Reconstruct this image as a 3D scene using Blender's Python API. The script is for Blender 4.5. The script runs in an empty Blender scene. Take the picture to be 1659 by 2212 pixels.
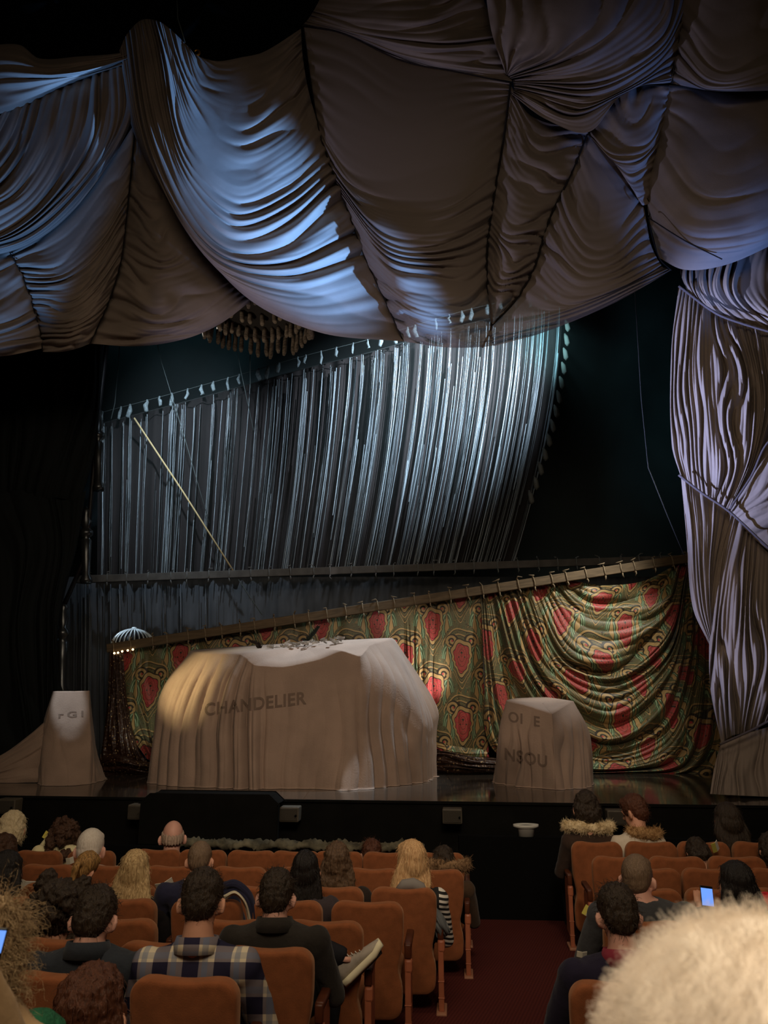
import bpy, bmesh, math, random
import numpy as np
from mathutils import Vector, Matrix, noise
from mathutils.bvhtree import BVHTree
PI = math.pi
random.seed(7); np.random.seed(7)
SC = bpy.context.scene
COL = SC.collection
# ------------------------------------------------------------------ camera
FPX, CX, CY = 1661.0, 829.5, 1106.0
PITCH = math.radians(13.35)
CAMZ = 2.63
cp, sp = math.cos(PITCH), math.sin(PITCH)
cam_d = bpy.data.cameras.new('camera')
cam_d.sensor_fit = 'VERTICAL'; cam_d.sensor_height = 34.6
cam_d.lens = FPX / 2212.0 * 34.6
cam_d.clip_start = 0.05; cam_d.clip_end = 200
cam_d.dof.use_dof = True; cam_d.dof.focus_distance = 11.0; cam_d.dof.aperture_fstop = 5.0
cam = bpy.data.objects.new('camera', cam_d); COL.objects.link(cam)
cam.location = (0, 0, CAMZ); cam.rotation_euler = (PI / 2 + PITCH, 0, 0)
SC.camera = cam
SC.view_settings.view_transform = 'Standard'; SC.view_settings.look = 'None'
SC.view_settings.gamma = 1; SC.view_settings.exposure = 0
try: SC.view_settings.use_curve_mapping = False
except Exception: pass
SC.cycles.max_bounces = 5; SC.cycles.diffuse_bounces = 2; SC.cycles.glossy_bounces = 2
SC.cycles.transparent_max_bounces = 12; SC.cycles.transmission_bounces = 2
SC.cycles.sample_clamp_indirect = 3.0
SC.cycles.use_denoising = True; SC.cycles.use_adaptive_sampling = True; SC.cycles.adaptive_threshold = 0.03
SC.cycles.caustics_reflective = False; SC.cycles.caustics_refractive = False

def rays(x, y):
    x = np.asarray(x, float); y = np.asarray(y, float)
    dx = (x - CX) / FPX; dy = (y - CY) / FPX
    return np.stack([dx, cp + dy * sp, sp - dy * cp], -1)
def PV(x, y, Y):                      # arrays: sight line met with the upright plane at distance Y
    d = rays(x, y); t = np.asarray(Y, float) / d[..., 1]
    o = d * t[..., None]; o[..., 2] += CAMZ
    return o
def P(x, y, Y):
    return Vector(PV(np.array([x]), np.array([y]), np.array([Y]))[0])
def PZ(x, y, z):                      # sight line met with a level plane
    d = rays(np.array([x]), np.array([y]))[0]; t = (z - CAMZ) / d[2]
    return Vector((d[0] * t, d[1] * t, z))
FLOOR_B, FLOOR_Y = 0.07, 8.81
def floor_z(Y): return FLOOR_B * (FLOOR_Y - Y)
def PF(x, y, h):                      # sight line met with the raked floor raised by h
    d = rays(np.array([x]), np.array([y]))[0]
    t = (FLOOR_B * FLOOR_Y + h - CAMZ) / (d[2] + FLOOR_B * d[1])
    return Vector((d[0] * t, d[1] * t, CAMZ + d[2] * t))
def depth_zc(p): return p[1] * cp + (p[2] - CAMZ) * sp

# ------------------------------------------------------------------ colours and materials
def lin(c):
    c = c / 255.0
    return c / 12.92 if c <= 0.04045 else ((c + 0.055) / 1.055) ** 2.4
def rgb(r, g, b): return (lin(r), lin(g), lin(b), 1.0)
_M = {}
def mat(name, col, rough=0.8, sheen=0.0, metal=0.0, spec=0.3, var=0.0, vscale=8.0, bump=0.0, bscale=60.0,
        alpha=1.0, emit=None, estr=0.0, col2=None, stretch=None, coat=0.0, ptex=None):
    if name in _M: return _M[name]
    m = bpy.data.materials.new(name); m.use_nodes = True
    nt = m.node_tree; b = nt.nodes['Principled BSDF']
    b.inputs['Base Color'].default_value = col
    b.inputs['Roughness'].default_value = rough
    b.inputs['Metallic'].default_value = metal
    b.inputs['Specular IOR Level'].default_value = spec
    b.inputs['Sheen Weight'].default_value = sheen
    b.inputs['Coat Weight'].default_value = coat
    b.inputs['Alpha'].default_value = alpha
    if emit:
        b.inputs['Emission Color'].default_value = emit; b.inputs['Emission Strength'].default_value = estr
    tc = nt.nodes.new('ShaderNodeTexCoord'); src = tc.outputs['Object']
    if stretch:
        mp = nt.nodes.new('ShaderNodeMapping'); mp.inputs['Scale'].default_value = stretch
        nt.links.new(src, mp.inputs['Vector']); src = mp.outputs['Vector']
    if var > 0 or col2:
        n = nt.nodes.new('ShaderNodeTexNoise'); n.inputs['Scale'].default_value = vscale
        n.inputs['Detail'].default_value = 4; nt.links.new(src, n.inputs['Vector'])
        r = nt.nodes.new('ShaderNodeValToRGB'); nt.links.new(n.outputs['Fac'], r.inputs['Fac'])
        r.color_ramp.elements[0].position = 0.35; r.color_ramp.elements[1].position = 0.65
        c2 = col2 or tuple(min(1, v * (1 + var)) for v in col[:3]) + (1,)
        c1 = col if col2 else tuple(v * (1 - var) for v in col[:3]) + (1,)
        r.color_ramp.elements[0].color = c1; r.color_ramp.elements[1].color = c2
        nt.links.new(r.outputs['Color'], b.inputs['Base Color'])
    if bump > 0:
        n2 = nt.nodes.new('ShaderNodeTexNoise'); n2.inputs['Scale'].default_value = bscale
        n2.inputs['Detail'].default_value = 3; nt.links.new(src, n2.inputs['Vector'])
        bp = nt.nodes.new('ShaderNodeBump'); bp.inputs['Strength'].default_value = bump
        bp.inputs['Distance'].default_value = 0.02
        nt.links.new(n2.outputs['Fac'], bp.inputs['Height']); nt.links.new(bp.outputs['Normal'], b.inputs['Normal'])
    _M[name] = m
    return m

class S:                                  # tiny expression builder for math nodes
    nt = None
    def __init__(s, o): s.o = o
    @staticmethod
    def m(op, *a):
        n = S.nt.nodes.new('ShaderNodeMath'); n.operation = op
        for i, v in enumerate(a):
            if isinstance(v, S): S.nt.links.new(v.o, n.inputs[i])
            else: n.inputs[i].default_value = v
        return S(n.outputs[0])
    def __add__(s, b): return S.m('ADD', s, b)
    __radd__ = __add__
    def __sub__(s, b): return S.m('SUBTRACT', s, b)
    def __rsub__(s, b): return S.m('SUBTRACT', b, s)
    def __mul__(s, b): return S.m('MULTIPLY', s, b)
    __rmul__ = __mul__
    def __truediv__(s, b): return S.m('DIVIDE', s, b)
    def lt(s, b): return S.m('LESS_THAN', s, b)
    def gt(s, b): return S.m('GREATER_THAN', s, b)
def s_abs(a): return S.m('ABSOLUTE', a)
def s_sin(a): return S.m('SINE', a)
def s_sqrt(a): return S.m('SQRT', a)
def s_min(a, b): return S.m('MINIMUM', a, b)
def s_max(a, b): return S.m('MAXIMUM', a, b)
def s_wrap(a): return S.m('SUBTRACT', S.m('FRACT', a), 0.5)
def s_atan(a, b): return S.m('ARCTAN2', a, b)
def s_mix(fac, c1, c2):
    n = S.nt.nodes.new('ShaderNodeMix'); n.data_type = 'RGBA'
    if isinstance(fac, S): S.nt.links.new(fac.o, n.inputs[0])
    else: n.inputs[0].default_value = fac
    for i, c in ((6, c1), (7, c2)):
        if isinstance(c, tuple): n.inputs[i].default_value = c
        else: S.nt.links.new(c, n.inputs[i])
    return n.outputs[2]

# ------------------------------------------------------------------ object helpers
def link(name, me, m=None, parent=None):
    o = bpy.data.objects.new(name, me); COL.objects.link(o)
    if m is not None:
        me.materials.clear(); me.materials.append(m)
    if parent is not None: o.parent = parent
    return o
def smooth(me):
    if len(me.polygons): me.polygons.foreach_set('use_smooth', np.ones(len(me.polygons), bool))
def mesh_from(V, Fc, sm=True):
    me = bpy.data.meshes.new('m'); me.from_pydata([tuple(v) for v in V], [], Fc); me.update()
    if sm: smooth(me)
    return me
def empty(name, loc, label, cat, group=None, rz=0.0):
    o = bpy.data.objects.new(name, None); COL.objects.link(o)
    o.location = loc; o.rotation_euler = (0, 0, rz); o.empty_display_size = 0.1
    o['label'] = label; o['category'] = cat
    if group: o['group'] = group
    return o
def tag(o, label, cat, group=None, kind=None):
    o['label'] = label; o['category'] = cat
    if group: o['group'] = group
    if kind: o['kind'] = kind
    return o
def struct(name, me, m):
    o = link(name, me, m); o['kind'] = 'structure'; return o
def grid_mesh(G, uv=None, close=False):
    nv, nu = G.shape[:2]
    V = G.reshape(-1, 3)
    a = np.arange(nv * nu).reshape(nv, nu)
    if close: a = np.concatenate([a, a[:, :1]], 1)
    q = np.stack([a[:-1, :-1], a[:-1, 1:], a[1:, 1:], a[1:, :-1]], -1).reshape(-1, 4)
    me = bpy.data.meshes.new('m')
    me.vertices.add(len(V)); me.vertices.foreach_set('co', V.astype(np.float32).ravel())
    me.loops.add(q.size); me.loops.foreach_set('vertex_index', q.astype(np.int32).ravel())
    me.polygons.add(len(q)); me.polygons.foreach_set('loop_start', np.arange(0, q.size, 4, dtype=np.int32))
    me.polygons.foreach_set('loop_total', np.full(len(q), 4, np.int32))
    me.update(calc_edges=True)
    if uv is not None:
        l = me.uv_layers.new(name='UVMap')
        l.data.foreach_set('uv', uv.reshape(-1, 2)[q.ravel()].astype(np.float32).ravel())
    me.validate(); smooth(me)
    return me
def cr(pts, n):                       # centripetal-ish Catmull-Rom through points, n samples
    p = np.asarray(pts, float)
    if len(p) == 1: return np.repeat(p, n, 0)
    if len(p) == 2:
        t = np.linspace(0, 1, n)[:, None]; return p[0] * (1 - t) + p[1] * t
    d = np.linalg.norm(np.diff(p[:, :2], axis=0), axis=1); d = np.maximum(d, 1e-6)
    T = np.concatenate([[0], np.cumsum(d)]); T /= T[-1]
    m = np.zeros_like(p)
    for i in range(len(p)):
        a, b = max(i - 1, 0), min(i + 1, len(p) - 1)
        m[i] = (p[b] - p[a]) / (T[b] - T[a])
    s = np.linspace(0, 1, n)
    k = np.clip(np.searchsorted(T, s, 'right') - 1, 0, len(p) - 2)
    h = (T[k + 1] - T[k]); u = ((s - T[k]) / h)[:, None]; h = h[:, None]
    return ((2*u**3 - 3*u**2 + 1) * p[k] + (u**3 - 2*u**2 + u) * h * m[k] + (-2*u**3 + 3*u**2) * p[k+1] + (u**3 - u**2) * h * m[k+1])
def interp_rows(R, nv):               # R: (k, nu, d) -> (nv, nu, d), Catmull-Rom down the rows
    k = len(R); s = np.linspace(0, k - 1, nv); i = np.clip(s.astype(int), 0, k - 2); u = (s - i)[:, None, None]
    m = np.zeros_like(R)
    for j in range(k):
        a, b = max(j - 1, 0), min(j + 1, k - 1)
        m[j] = (R[b] - R[a]) / (b - a)
    return ((2*u**3 - 3*u**2 + 1) * R[i] + (u**3 - 2*u**2 + u) * m[i] + (-2*u**3 + 3*u**2) * R[i+1] + (u**3 - u**2) * m[i+1])
def tube_mesh(pts, rad, n=8, cap=True):
    pts = [Vector(p) for p in pts]; V = []; Fc = []
    rads = rad if isinstance(rad, (list, tuple, np.ndarray)) else [rad] * len(pts)
    up = Vector((0, 0, 1)); prev = None
    for i, p in enumerate(pts):
        t = (pts[min(i + 1, len(pts) - 1)] - pts[max(i - 1, 0)]).normalized()
        if prev is None:
            prev = t.orthogonal().normalized()
        prev = (prev - t * prev.dot(t))
        if prev.length < 1e-6: prev = t.orthogonal()
        prev.normalize(); q = t.cross(prev)
        for j in range(n):
            a = 2 * PI * j / n
            V.append(p + (prev * math.cos(a) + q * math.sin(a)) * rads[i])
    for i in range(len(pts) - 1):
        for j in range(n):
            a = i * n + j; b = i * n + (j + 1) % n
            Fc.append((a, b, b + n, a + n))
    if cap:
        Fc.append(tuple(range(n - 1, -1, -1))); Fc.append(tuple(range((len(pts) - 1) * n, len(pts) * n)))
    return V, Fc
def tube(name, pts, rad, m, parent=None, n=8):
    return link(name, mesh_from(*tube_mesh(pts, rad, n)), m, parent)
def box_bm(bm, c, s, rot=None, bevel=0.0, seg=2):
    r = bmesh.ops.create_cube(bm, size=1.0)
    vs = r['verts']
    M = Matrix.Translation(Vector(c)) @ (rot.to_4x4() if rot else Matrix()) @ Matrix.Diagonal((*s, 1))
    bmesh.ops.transform(bm, matrix=M, verts=vs)
    if bevel > 0:
        es = list({e for v in vs for e in v.link_edges})
        bmesh.ops.bevel(bm, geom=es, offset=bevel, segments=seg, affect='EDGES', profile=0.5)
def bm_mesh(bm, sm=False):
    me = bpy.data.meshes.new('m'); bmesh.ops.recalc_face_normals(bm, faces=bm.faces[:]); bm.to_mesh(me); bm.free()
    if sm: smooth(me)
    return me
def box(name, c, s, m, parent=None, bevel=0.0, rot=None):
    bm = bmesh.new(); box_bm(bm, c, s, rot, bevel); return link(name, bm_mesh(bm), m, parent)
def lathe_mesh(prof, n=24, squash=(1, 1)):
    V = []; Fc = []
    for r, z in prof:
        for j in range(n):
            a = 2 * PI * j / n; V.append((r * math.cos(a) * squash[0], r * math.sin(a) * squash[1], z))
    for i in range(len(prof) - 1):
        for j in range(n):
            a = i * n + j; b = i * n + (j + 1) % n; Fc.append((a, b, b + n, a + n))
    Fc.append(tuple(range(n - 1, -1, -1))); Fc.append(tuple(range((len(prof) - 1) * n, len(prof) * n)))
    return V, Fc
def copy_tree(o, parent=None):
    c = o.copy(); COL.objects.link(c)
    if parent is not None: c.parent = parent
    for ch in list(o.children): copy_tree(ch, c)
    return c

# ------------------------------------------------------------------ cloth panels
STZ = 1.12                 # stage floor height
YD = 12.2                  # hanging plane of the proscenium drape
def ridge(t): return np.abs(np.sin(PI * t)) ** 0.75
def wob(u, v, s):          # smooth pseudo noise in 0..1 domain
    r = np.random.RandomState(s); o = 0
    for k in range(5):
        o = o + np.sin(2 * PI * (r.uniform(.3, 1.6) * u + r.uniform(-2.2, 2.2) * v) + r.uniform(0, 6.28)) * 0.25
    return o
def panel(name, curves, n, A, B, m, parent, Y0=YD, nu=90, nv=150, amp=None, bprof=None, seed=1, dep=None, fine=0.22, uvs=None, wv=0.35, gather=0.0):
    R = np.stack([cr(c, nu) for c in curves])
    G = interp_rows(R, nv)
    u = np.linspace(0, 1, nu)[None, :]; v = np.linspace(0, 1, nv)[:, None]
    a = (0.3 + 0.7 * np.abs(2 * u - 1) ** 1.1) + 0 * v if amp is None else amp(u, v) + 0 * u + 0 * v
    w = wob(u, v, seed); w2 = wob(u * 1.3 + .2, v * 2.0, seed + 50)
    rs = np.random.RandomState(seed + 400); vw = v + .045 * np.sin(2 * PI * (1.7 * v + rs.rand())) + .022 * np.sin(2 * PI * (3.9 * v + rs.rand()))
    t = n * (vw + 0.05 * w2 * 1.0) + wv * w
    off = A * a * (ridge(t) - 0.6) * np.clip(0.72 + 0.95 * wob(u * .8, v * 3, seed + 9), .08, 1.6)
    off = off + A * fine * a * (ridge(n * 2.37 * v + 0.6 * w + seed) - 0.6) * (0.5 + 0.5 * wob(u, v * 2, seed + 21))
    if gather > 0:
        ge = np.exp(-u / .07) + np.exp(-(1 - u) / .07)
        off = off + gather * ge * (np.sin(2 * PI * n * 1.55 * v + 2.2 * w) * (.6 + .4 * w2) - .5 * np.exp(-u / .02) - .5 * np.exp(-(1 - u) / .02))
    bu = np.sin(PI * np.clip(u, 0, 1)) ** 0.8
    bp = (np.clip(v / 0.45, 0, 1) ** 0.8) * np.sqrt(np.clip(1 - np.clip((v - 0.72) / 0.30, 0, 1) ** 2, 0, 1)) if bprof is None else bprof(u, v)
    Y = Y0 - B * bu * bp - off
    if dep is not None: Y = Y + dep(u, v)
    W3 = PV(G[..., 0], G[..., 1], Y)
    uv = None
    if uvs is not None: uv = uvs(G, W3, u + 0 * v, v + 0 * u)
    me = grid_mesh(W3, uv)
    return link(name, me, m, parent)
# ================================================================== MATERIALS
M_drape = mat('drape_cloth', rgb(132, 118, 108), 0.85, sheen=0.05, var=0.10, vscale=1.6, bump=0.12, bscale=90)
M_seam = mat('seam_cord_shade', rgb(26, 20, 16), 0.9)
M_black = mat('black_velour', rgb(13, 13, 13), 0.95, spec=0.05)
M_apron = mat('apron_black', rgb(17, 16, 14), 0.9, spec=0.08, var=0.2, vscale=3)
M_leg_black = mat('black_leg_cloth', rgb(30, 33, 34), 0.9, spec=0.1)
M_wood = mat('rail_wood', rgb(92, 76, 56), 0.7, var=0.25, vscale=5, stretch=(0.6, 6, 6))
M_wood_dark = mat('batten_wood', rgb(92, 88, 84), 0.7, var=0.2, vscale=5)
M_cord = mat('cord_tie_cloth', rgb(128, 112, 90), 0.9, var=0.15, vscale=30)
M_cover = mat('dust_sheet', rgb(158, 134, 118), 0.9, sheen=0.1, var=0.10, vscale=2.2, bump=0.25, bscale=40)
M_letter = mat('stencil_paint', rgb(122, 103, 91), 0.95, spec=0.05)
M_tassel = mat('pale_tassel', rgb(150, 165, 170), 0.8, var=0.3, vscale=20)
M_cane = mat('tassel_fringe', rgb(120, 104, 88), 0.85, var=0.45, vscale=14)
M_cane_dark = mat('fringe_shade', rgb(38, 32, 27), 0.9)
M_silver = mat('silver_ribs', rgb(205, 215, 220), 0.35, metal=0.3)
M_dark_metal = mat('dark_shell', rgb(24, 20, 24), 0.5)
M_bulb = mat('lit_bulb', rgb(255, 230, 190), 0.4, emit=rgb(255, 215, 160), estr=3.0)
M_gilt = mat('gilt_turned_metal', rgb(84, 86, 88), 0.3, metal=0.8)
M_grey = mat('grey_scrim', rgb(78, 80, 84), 0.9, var=0.12, vscale=2)
M_rope = mat('pale_rope', rgb(215, 190, 140), 0.9)
M_wire = mat('thin_wire', rgb(95, 105, 105), 0.7)
M_box = mat('monitor_housing', rgb(84, 76, 64), 0.6, var=0.1, vscale=6)
M_grille = mat('monitor_grille', rgb(66, 60, 51), 0.8, bump=0.6, bscale=220)
M_white_metal = mat('white_enamel', rgb(190, 188, 178), 0.5)

def carpet_material():
    m = bpy.data.materials.new('aisle_carpet'); m.use_nodes = True; nt = m.node_tree; b = nt.nodes['Principled BSDF']
    tc = nt.nodes.new('ShaderNodeTexCoord'); S.nt = nt
    sx = nt.nodes.new('ShaderNodeSeparateXYZ'); nt.links.new(tc.outputs['Object'], sx.inputs[0])
    X, Y = S(sx.outputs[0]), S(sx.outputs[1])
    w = s_sin(X * 150.0 + Y * 60.0) * s_sin(Y * 130.0 - X * 60.0)
    n = nt.nodes.new('ShaderNodeTexNoise'); n.inputs['Scale'].default_value = 1.3; nt.links.new(tc.outputs['Object'], n.inputs['Vector'])
    c = s_mix(w.gt(0.25), rgb(84, 38, 33), rgb(58, 22, 20))
    c = s_mix(S(n.outputs['Fac']) * 0.5, c, rgb(60, 25, 22))
    nt.links.new(c, b.inputs['Base Color']); b.inputs['Roughness'].default_value = 0.95
    b.inputs['Specular IOR Level'].default_value = 0.1
    return m
def stage_material():
    m = bpy.data.materials.new('stage_boards'); m.use_nodes = True; nt = m.node_tree; b = nt.nodes['Principled BSDF']
    b.inputs['Base Color'].default_value = rgb(62, 56, 50); b.inputs['Roughness'].default_value = 0.16
    b.inputs['Specular IOR Level'].default_value = 0.55
    tc = nt.nodes.new('ShaderNodeTexCoord')
    n = nt.nodes.new('ShaderNodeTexNoise'); n.inputs['Scale'].default_value = 1.6; n.inputs['Detail'].default_value = 5
    nt.links.new(tc.outputs['Object'], n.inputs['Vector'])
    r = nt.nodes.new('ShaderNodeMapRange'); nt.links.new(n.outputs['Fac'], r.inputs[0])
    r.inputs[1].default_value = 0.3; r.inputs[2].default_value = 0.7; r.inputs[3].default_value = 0.05; r.inputs[4].default_value = 0.15
    nt.links.new(r.outputs[0], b.inputs['Roughness'])
    w = nt.nodes.new('ShaderNodeTexBrick'); w.inputs['Scale'].default_value = 1.0
    w.inputs['Brick Width'].default_value = 2.4; w.inputs['Row Height'].default_value = 1.2; w.inputs['Mortar Size'].default_value = 0.006
    w.inputs['Color1'].default_value = rgb(66, 59, 52); w.inputs['Color2'].default_value = rgb(58, 52, 46); w.inputs['Mortar'].default_value = rgb(12, 11, 10)
    nt.links.new(tc.outputs['Object'], w.inputs['Vector']); nt.links.new(w.outputs['Color'], b.inputs['Base Color'])
    return m
def tapestry_material():
    m = bpy.data.materials.new('tapestry_print'); m.use_nodes = True; nt = m.node_tree; b = nt.nodes['Principled BSDF']
    S.nt = nt
    uvn = nt.nodes.new('ShaderNodeUVMap'); uvn.uv_map = 'UVMap'
    sx = nt.nodes.new('ShaderNodeSeparateXYZ'); nt.links.new(uvn.outputs[0], sx.inputs[0])
    U, Vv = S(sx.outputs[0]) / 1.16, S(sx.outputs[1]) / 1.34
    x1, y1 = s_wrap(U) * 1.16, s_wrap(Vv) * 1.34
    x2, y2 = s_wrap(U + 0.5) * 1.16, s_wrap(Vv + 0.5) * 1.34
    def med(x, y):
        wx = y * 0.22 + 0.185
        a = x / s_max(wx, 0.05); c = (y - 0.0) / 0.36
        return s_sqrt(a * a + c * c)
    q1, q2 = med(x1, y1), med(x2, y2)
    pick = q1.lt(q2)
    q = s_min(q1, q2)
    x = x2 + (x1 - x2) * pick; y = y2 + (y1 - y2) * pick
    ax = s_abs(x)
    q = q + s_sin(s_atan(x, y + 0.02) * 9.0) * 0.055
    def dot(px, py, r):
        dx, dy = ax - px, y - py
        return s_sqrt(dx * dx + dy * dy) / r
    # scrolls either side of the flower
    sxd, syd = ax - 0.19, y - 0.36
    sr = s_sqrt(sxd * sxd + syd * syd)
    sp_ = s_sin(s_atan(syd, sxd) + sr * 72.0)
    # leaf between the flowers
    lx = S.m('SUBTRACT', 0.29, ax); ly = y + 0.05
    lf = s_abs(lx) / 0.042 + s_abs(ly) / 0.30
    lf2 = s_sqrt(lx * lx / 0.016 + ly * ly / 0.14)
    RED, RED2 = rgb(168, 62, 60), rgb(120, 38, 36)
    GOLD, GOLD2 = rgb(160, 130, 82), rgb(122, 100, 62)
    GRN, MINT, OLV, DK = rgb(74, 90, 62), rgb(146, 168, 128), rgb(86, 80, 52), rgb(46, 38, 25)
    nz1 = nt.nodes.new('ShaderNodeTexNoise'); nz1.inputs['Scale'].default_value = 3.4; nz1.inputs['Detail'].default_value = 1.0; nz1.inputs['Distortion'].default_value = 1.6
    nt.links.new(uvn.outputs[0], nz1.inputs['Vector'])
    vn = S.m('FRACT', S(nz1.outputs['Fac']) * 15.0)
    col = s_mix(vn.gt(0.5), OLV, GRN)
    col = s_mix(vn.gt(0.74), col, GOLD2)
    col = s_mix(vn.lt(0.13), col, DK)
    col = s_mix(s_sin(q * 20.0).gt(0.45) * q.lt(1.75), col, GOLD)
    col = s_mix(s_sin(q * 20.0 + 0.9).gt(0.9) * q.lt(1.75), col, DK)
    col = s_mix(lf2.lt(1.0), col, GRN)
    col = s_mix(lf2.lt(1.0) * s_sin(lf2 * 26.0).gt(0.55), col, MINT)
    col = s_mix(lf.lt(1.35), col, DK)
    col = s_mix(lf.lt(1.1), col, GOLD)
    col = s_mix(sr.lt(0.142), col, DK)
    col = s_mix(sr.lt(0.134) * sp_.gt(-0.2), col, GOLD)
    col = s_mix(sr.lt(0.02), col, RED)
    col = s_mix(q.lt(1.12), col, DK)
    col = s_mix(q.lt(1.05), col, GOLD)
    col = s_mix(q.lt(0.86), col, DK)
    col = s_mix(q.lt(0.81), col, RED)
    inner = s_sqrt(x * x / 0.004 + (y - 0.06) * (y - 0.06) / 0.02)
    col = s_mix(q.lt(0.81) * s_sin(inner * 9.0).gt(0.8), col, RED2)
    col = s_mix(q.lt(0.78) * vn.gt(0.80), col, RED2)
    col = s_mix(q.lt(0.70) * vn.lt(0.10), col, GOLD2)
    col = s_mix(dot(0.0, 0.12, 0.022).lt(1.0), col, DK)
    col = s_mix(dot(0.06, 0.03, 0.014).lt(1.0), col, DK)
    col = s_mix(dot(0.29, 0.33, 0.035).lt(1.0), col, GOLD)
    nt.links.new(col, b.inputs['Base Color'])
    b.inputs['Roughness'].default_value = 0.5; b.inputs['Specular IOR Level'].default_value = 0.35
    b.inputs['Sheen Weight'].default_value = 0.1
    return m
def sequin_material():
    m = bpy.data.materials.new('sequinned_brown'); m.use_nodes = True; nt = m.node_tree; b = nt.nodes['Principled BSDF']
    tc = nt.nodes.new('ShaderNodeTexCoord'); v = nt.nodes.new('ShaderNodeTexVoronoi'); v.inputs['Scale'].default_value = 16
    nt.links.new(tc.outputs['Object'], v.inputs['Vector'])
    S.nt = nt
    c = s_mix(S(v.outputs['Distance']).lt(0.22), rgb(52, 30, 18), rgb(170, 140, 96))
    nt.links.new(c, b.inputs['Base Color']); b.inputs['Roughness'].default_value = 0.45
    n = nt.nodes.new('ShaderNodeBump'); n.inputs['Strength'].default_value = 0.6; n.inputs['Distance'].default_value = 0.03
    nt.links.new(v.outputs['Distance'], n.inputs['Height']); nt.links.new(n.outputs['Normal'], b.inputs['Normal'])
    return m
def string_material():
    # every strand keeps its own tone through a colour attribute
    m = bpy.data.materials.new('glass_bead_strands'); m.use_nodes = True; nt = m.node_tree; b = nt.nodes['Principled BSDF']
    a = nt.nodes.new('ShaderNodeAttribute'); a.attribute_name = 'strand'
    nt.links.new(a.outputs['Color'], b.inputs['Base Color'])
    b.inputs['Roughness'].default_value = 0.35; b.inputs['Specular IOR Level'].default_value = 0.6
    return m
def sheer_material():
    m = bpy.data.materials.new('sheer_drape_cloth'); m.use_nodes = True; nt = m.node_tree; b = nt.nodes['Principled BSDF']
    b.inputs['Base Color'].default_value = rgb(132, 118, 109); b.inputs['Roughness'].default_value = 0.85; b.inputs['Sheen Weight'].default_value = 0.05
    tr = nt.nodes.new('ShaderNodeBsdfTransparent'); mx = nt.nodes.new('ShaderNodeMixShader'); mx.inputs[0].default_value = 0.16
    out = nt.nodes['Material Output']
    nt.links.new(b.outputs[0], mx.inputs[1]); nt.links.new(tr.outputs[0], mx.inputs[2]); nt.links.new(mx.outputs[0], out.inputs['Surface'])
    return m
M_carpet = carpet_material(); M_stage = stage_material(); M_tap = tapestry_material(); M_seq = sequin_material()
M_str = string_material(); M_sheer = sheer_material()

# ================================================================== SETTING
def quad(name, pts, m):
    return struct(name, mesh_from(pts, [tuple(range(len(pts)))], False), m)
XW = 11.5
fl = quad('floor', [(-XW, -2.5, floor_z(-2.5)), (XW, -2.5, floor_z(-2.5)), (XW, 11.8, floor_z(11.8)), (-XW, 11.8, floor_z(11.8))], M_carpet)
eL, eR = PZ(0, 1718, STZ), PZ(1659, 1740, STZ)
ed = (eR - eL) / (eR.x - eL.x)
FL_, FR_ = eL + ed * (-XW - eL.x), eL + ed * (XW - eL.x)
bm = bmesh.new()
vs = [bm.verts.new(p) for p in [(FL_.x, FL_.y, STZ), (FR_.x, FR_.y, STZ), (XW, 24, STZ), (-XW, 24, STZ)]]
bm.faces.new(vs)
st = struct('floor_stage', bm_mesh(bm), M_stage)
bm = bmesh.new()                       # the black stage front, with a shallow nosing
n = Vector((-ed.y, ed.x * 0 + 1, 0)).normalized()
for (z0, z1, off) in ((STZ - 0.035, STZ - 0.002, 0.03), (-1.3, STZ - 0.035, 0.0)):
    a, b_ = FL_ - n * off, FR_ - n * off
    vs = [bm.verts.new((a.x, a.y, z0)), bm.verts.new((b_.x, b_.y, z0)), bm.verts.new((b_.x, b_.y, z1)), bm.verts.new((a.x, a.y, z1))]
    bm.faces.new(vs)
    vs2 = [bm.verts.new((a.x, a.y, z1)), bm.verts.new((b_.x, b_.y, z1)), bm.verts.new((FR_.x, FR_.y, z1)), bm.verts.new((FL_.x, FL_.y, z1))]
    if off: bm.faces.new(vs2)
struct('wall_apron', bm_mesh(bm), M_apron)
quad('floor_pit', [(-XW, 9.6, -1.3), (XW, 9.6, -1.3), (XW, FR_.y + .3, -1.3), (-XW, FL_.y + .3, -1.3)], M_black)
# the pit rail wall: low on the left, taller black block at the aisle
PY, PT = 10.72, -0.09                    # the wall runs parallel to the stage front
def pit_y(x): return PY + PT * x
zr = P(1100, 1807, 10.6).z; zl = P(600, 1834, 10.85).z
xs = P(992, 1830, 10.65).x
def wall_piece(bm, xa, xb, z, th):
    vs = []
    for x in (xa, xb):
        for dy in (0, th):
            for zz in (-1.3, z): vs.append(bm.verts.new((x, pit_y(x) + dy, zz)))
    for f in ((0, 1, 5, 4), (2, 6, 7, 3), (1, 3, 7, 5), (0, 2, 3, 1), (4, 5, 7, 6), (0, 4, 6, 2)): bm.faces.new([vs[i] for i in f])
bm = bmesh.new(); wall_piece(bm, -XW, xs, zl, .12); wall_piece(bm, xs, XW, zr, .14)
struct('wall_pit', bm_mesh(bm), M_black)
quad('wall_back', [(-XW, 23.5, 0), (XW, 23.5, 0), (XW, 23.5, 17), (-XW, 23.5, 17)], mat('back_cloth', rgb(60, 72, 76), 0.95, spec=0.05, var=0.35, vscale=0.35))
quad('wall_left', [(-XW, -2.5, -1), (-XW, 24, -1), (-XW, 24, 17), (-XW, -2.5, 17)], M_black)
quad('wall_right', [(XW, -2.5, -1), (XW, 24, -1), (XW, 24, 17), (XW, -2.5, 17)], M_black)
quad('ceiling', [(-XW, 10.5, 17), (XW, 10.5, 17), (XW, 24, 17), (-XW, 24, 17)], M_black)

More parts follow.
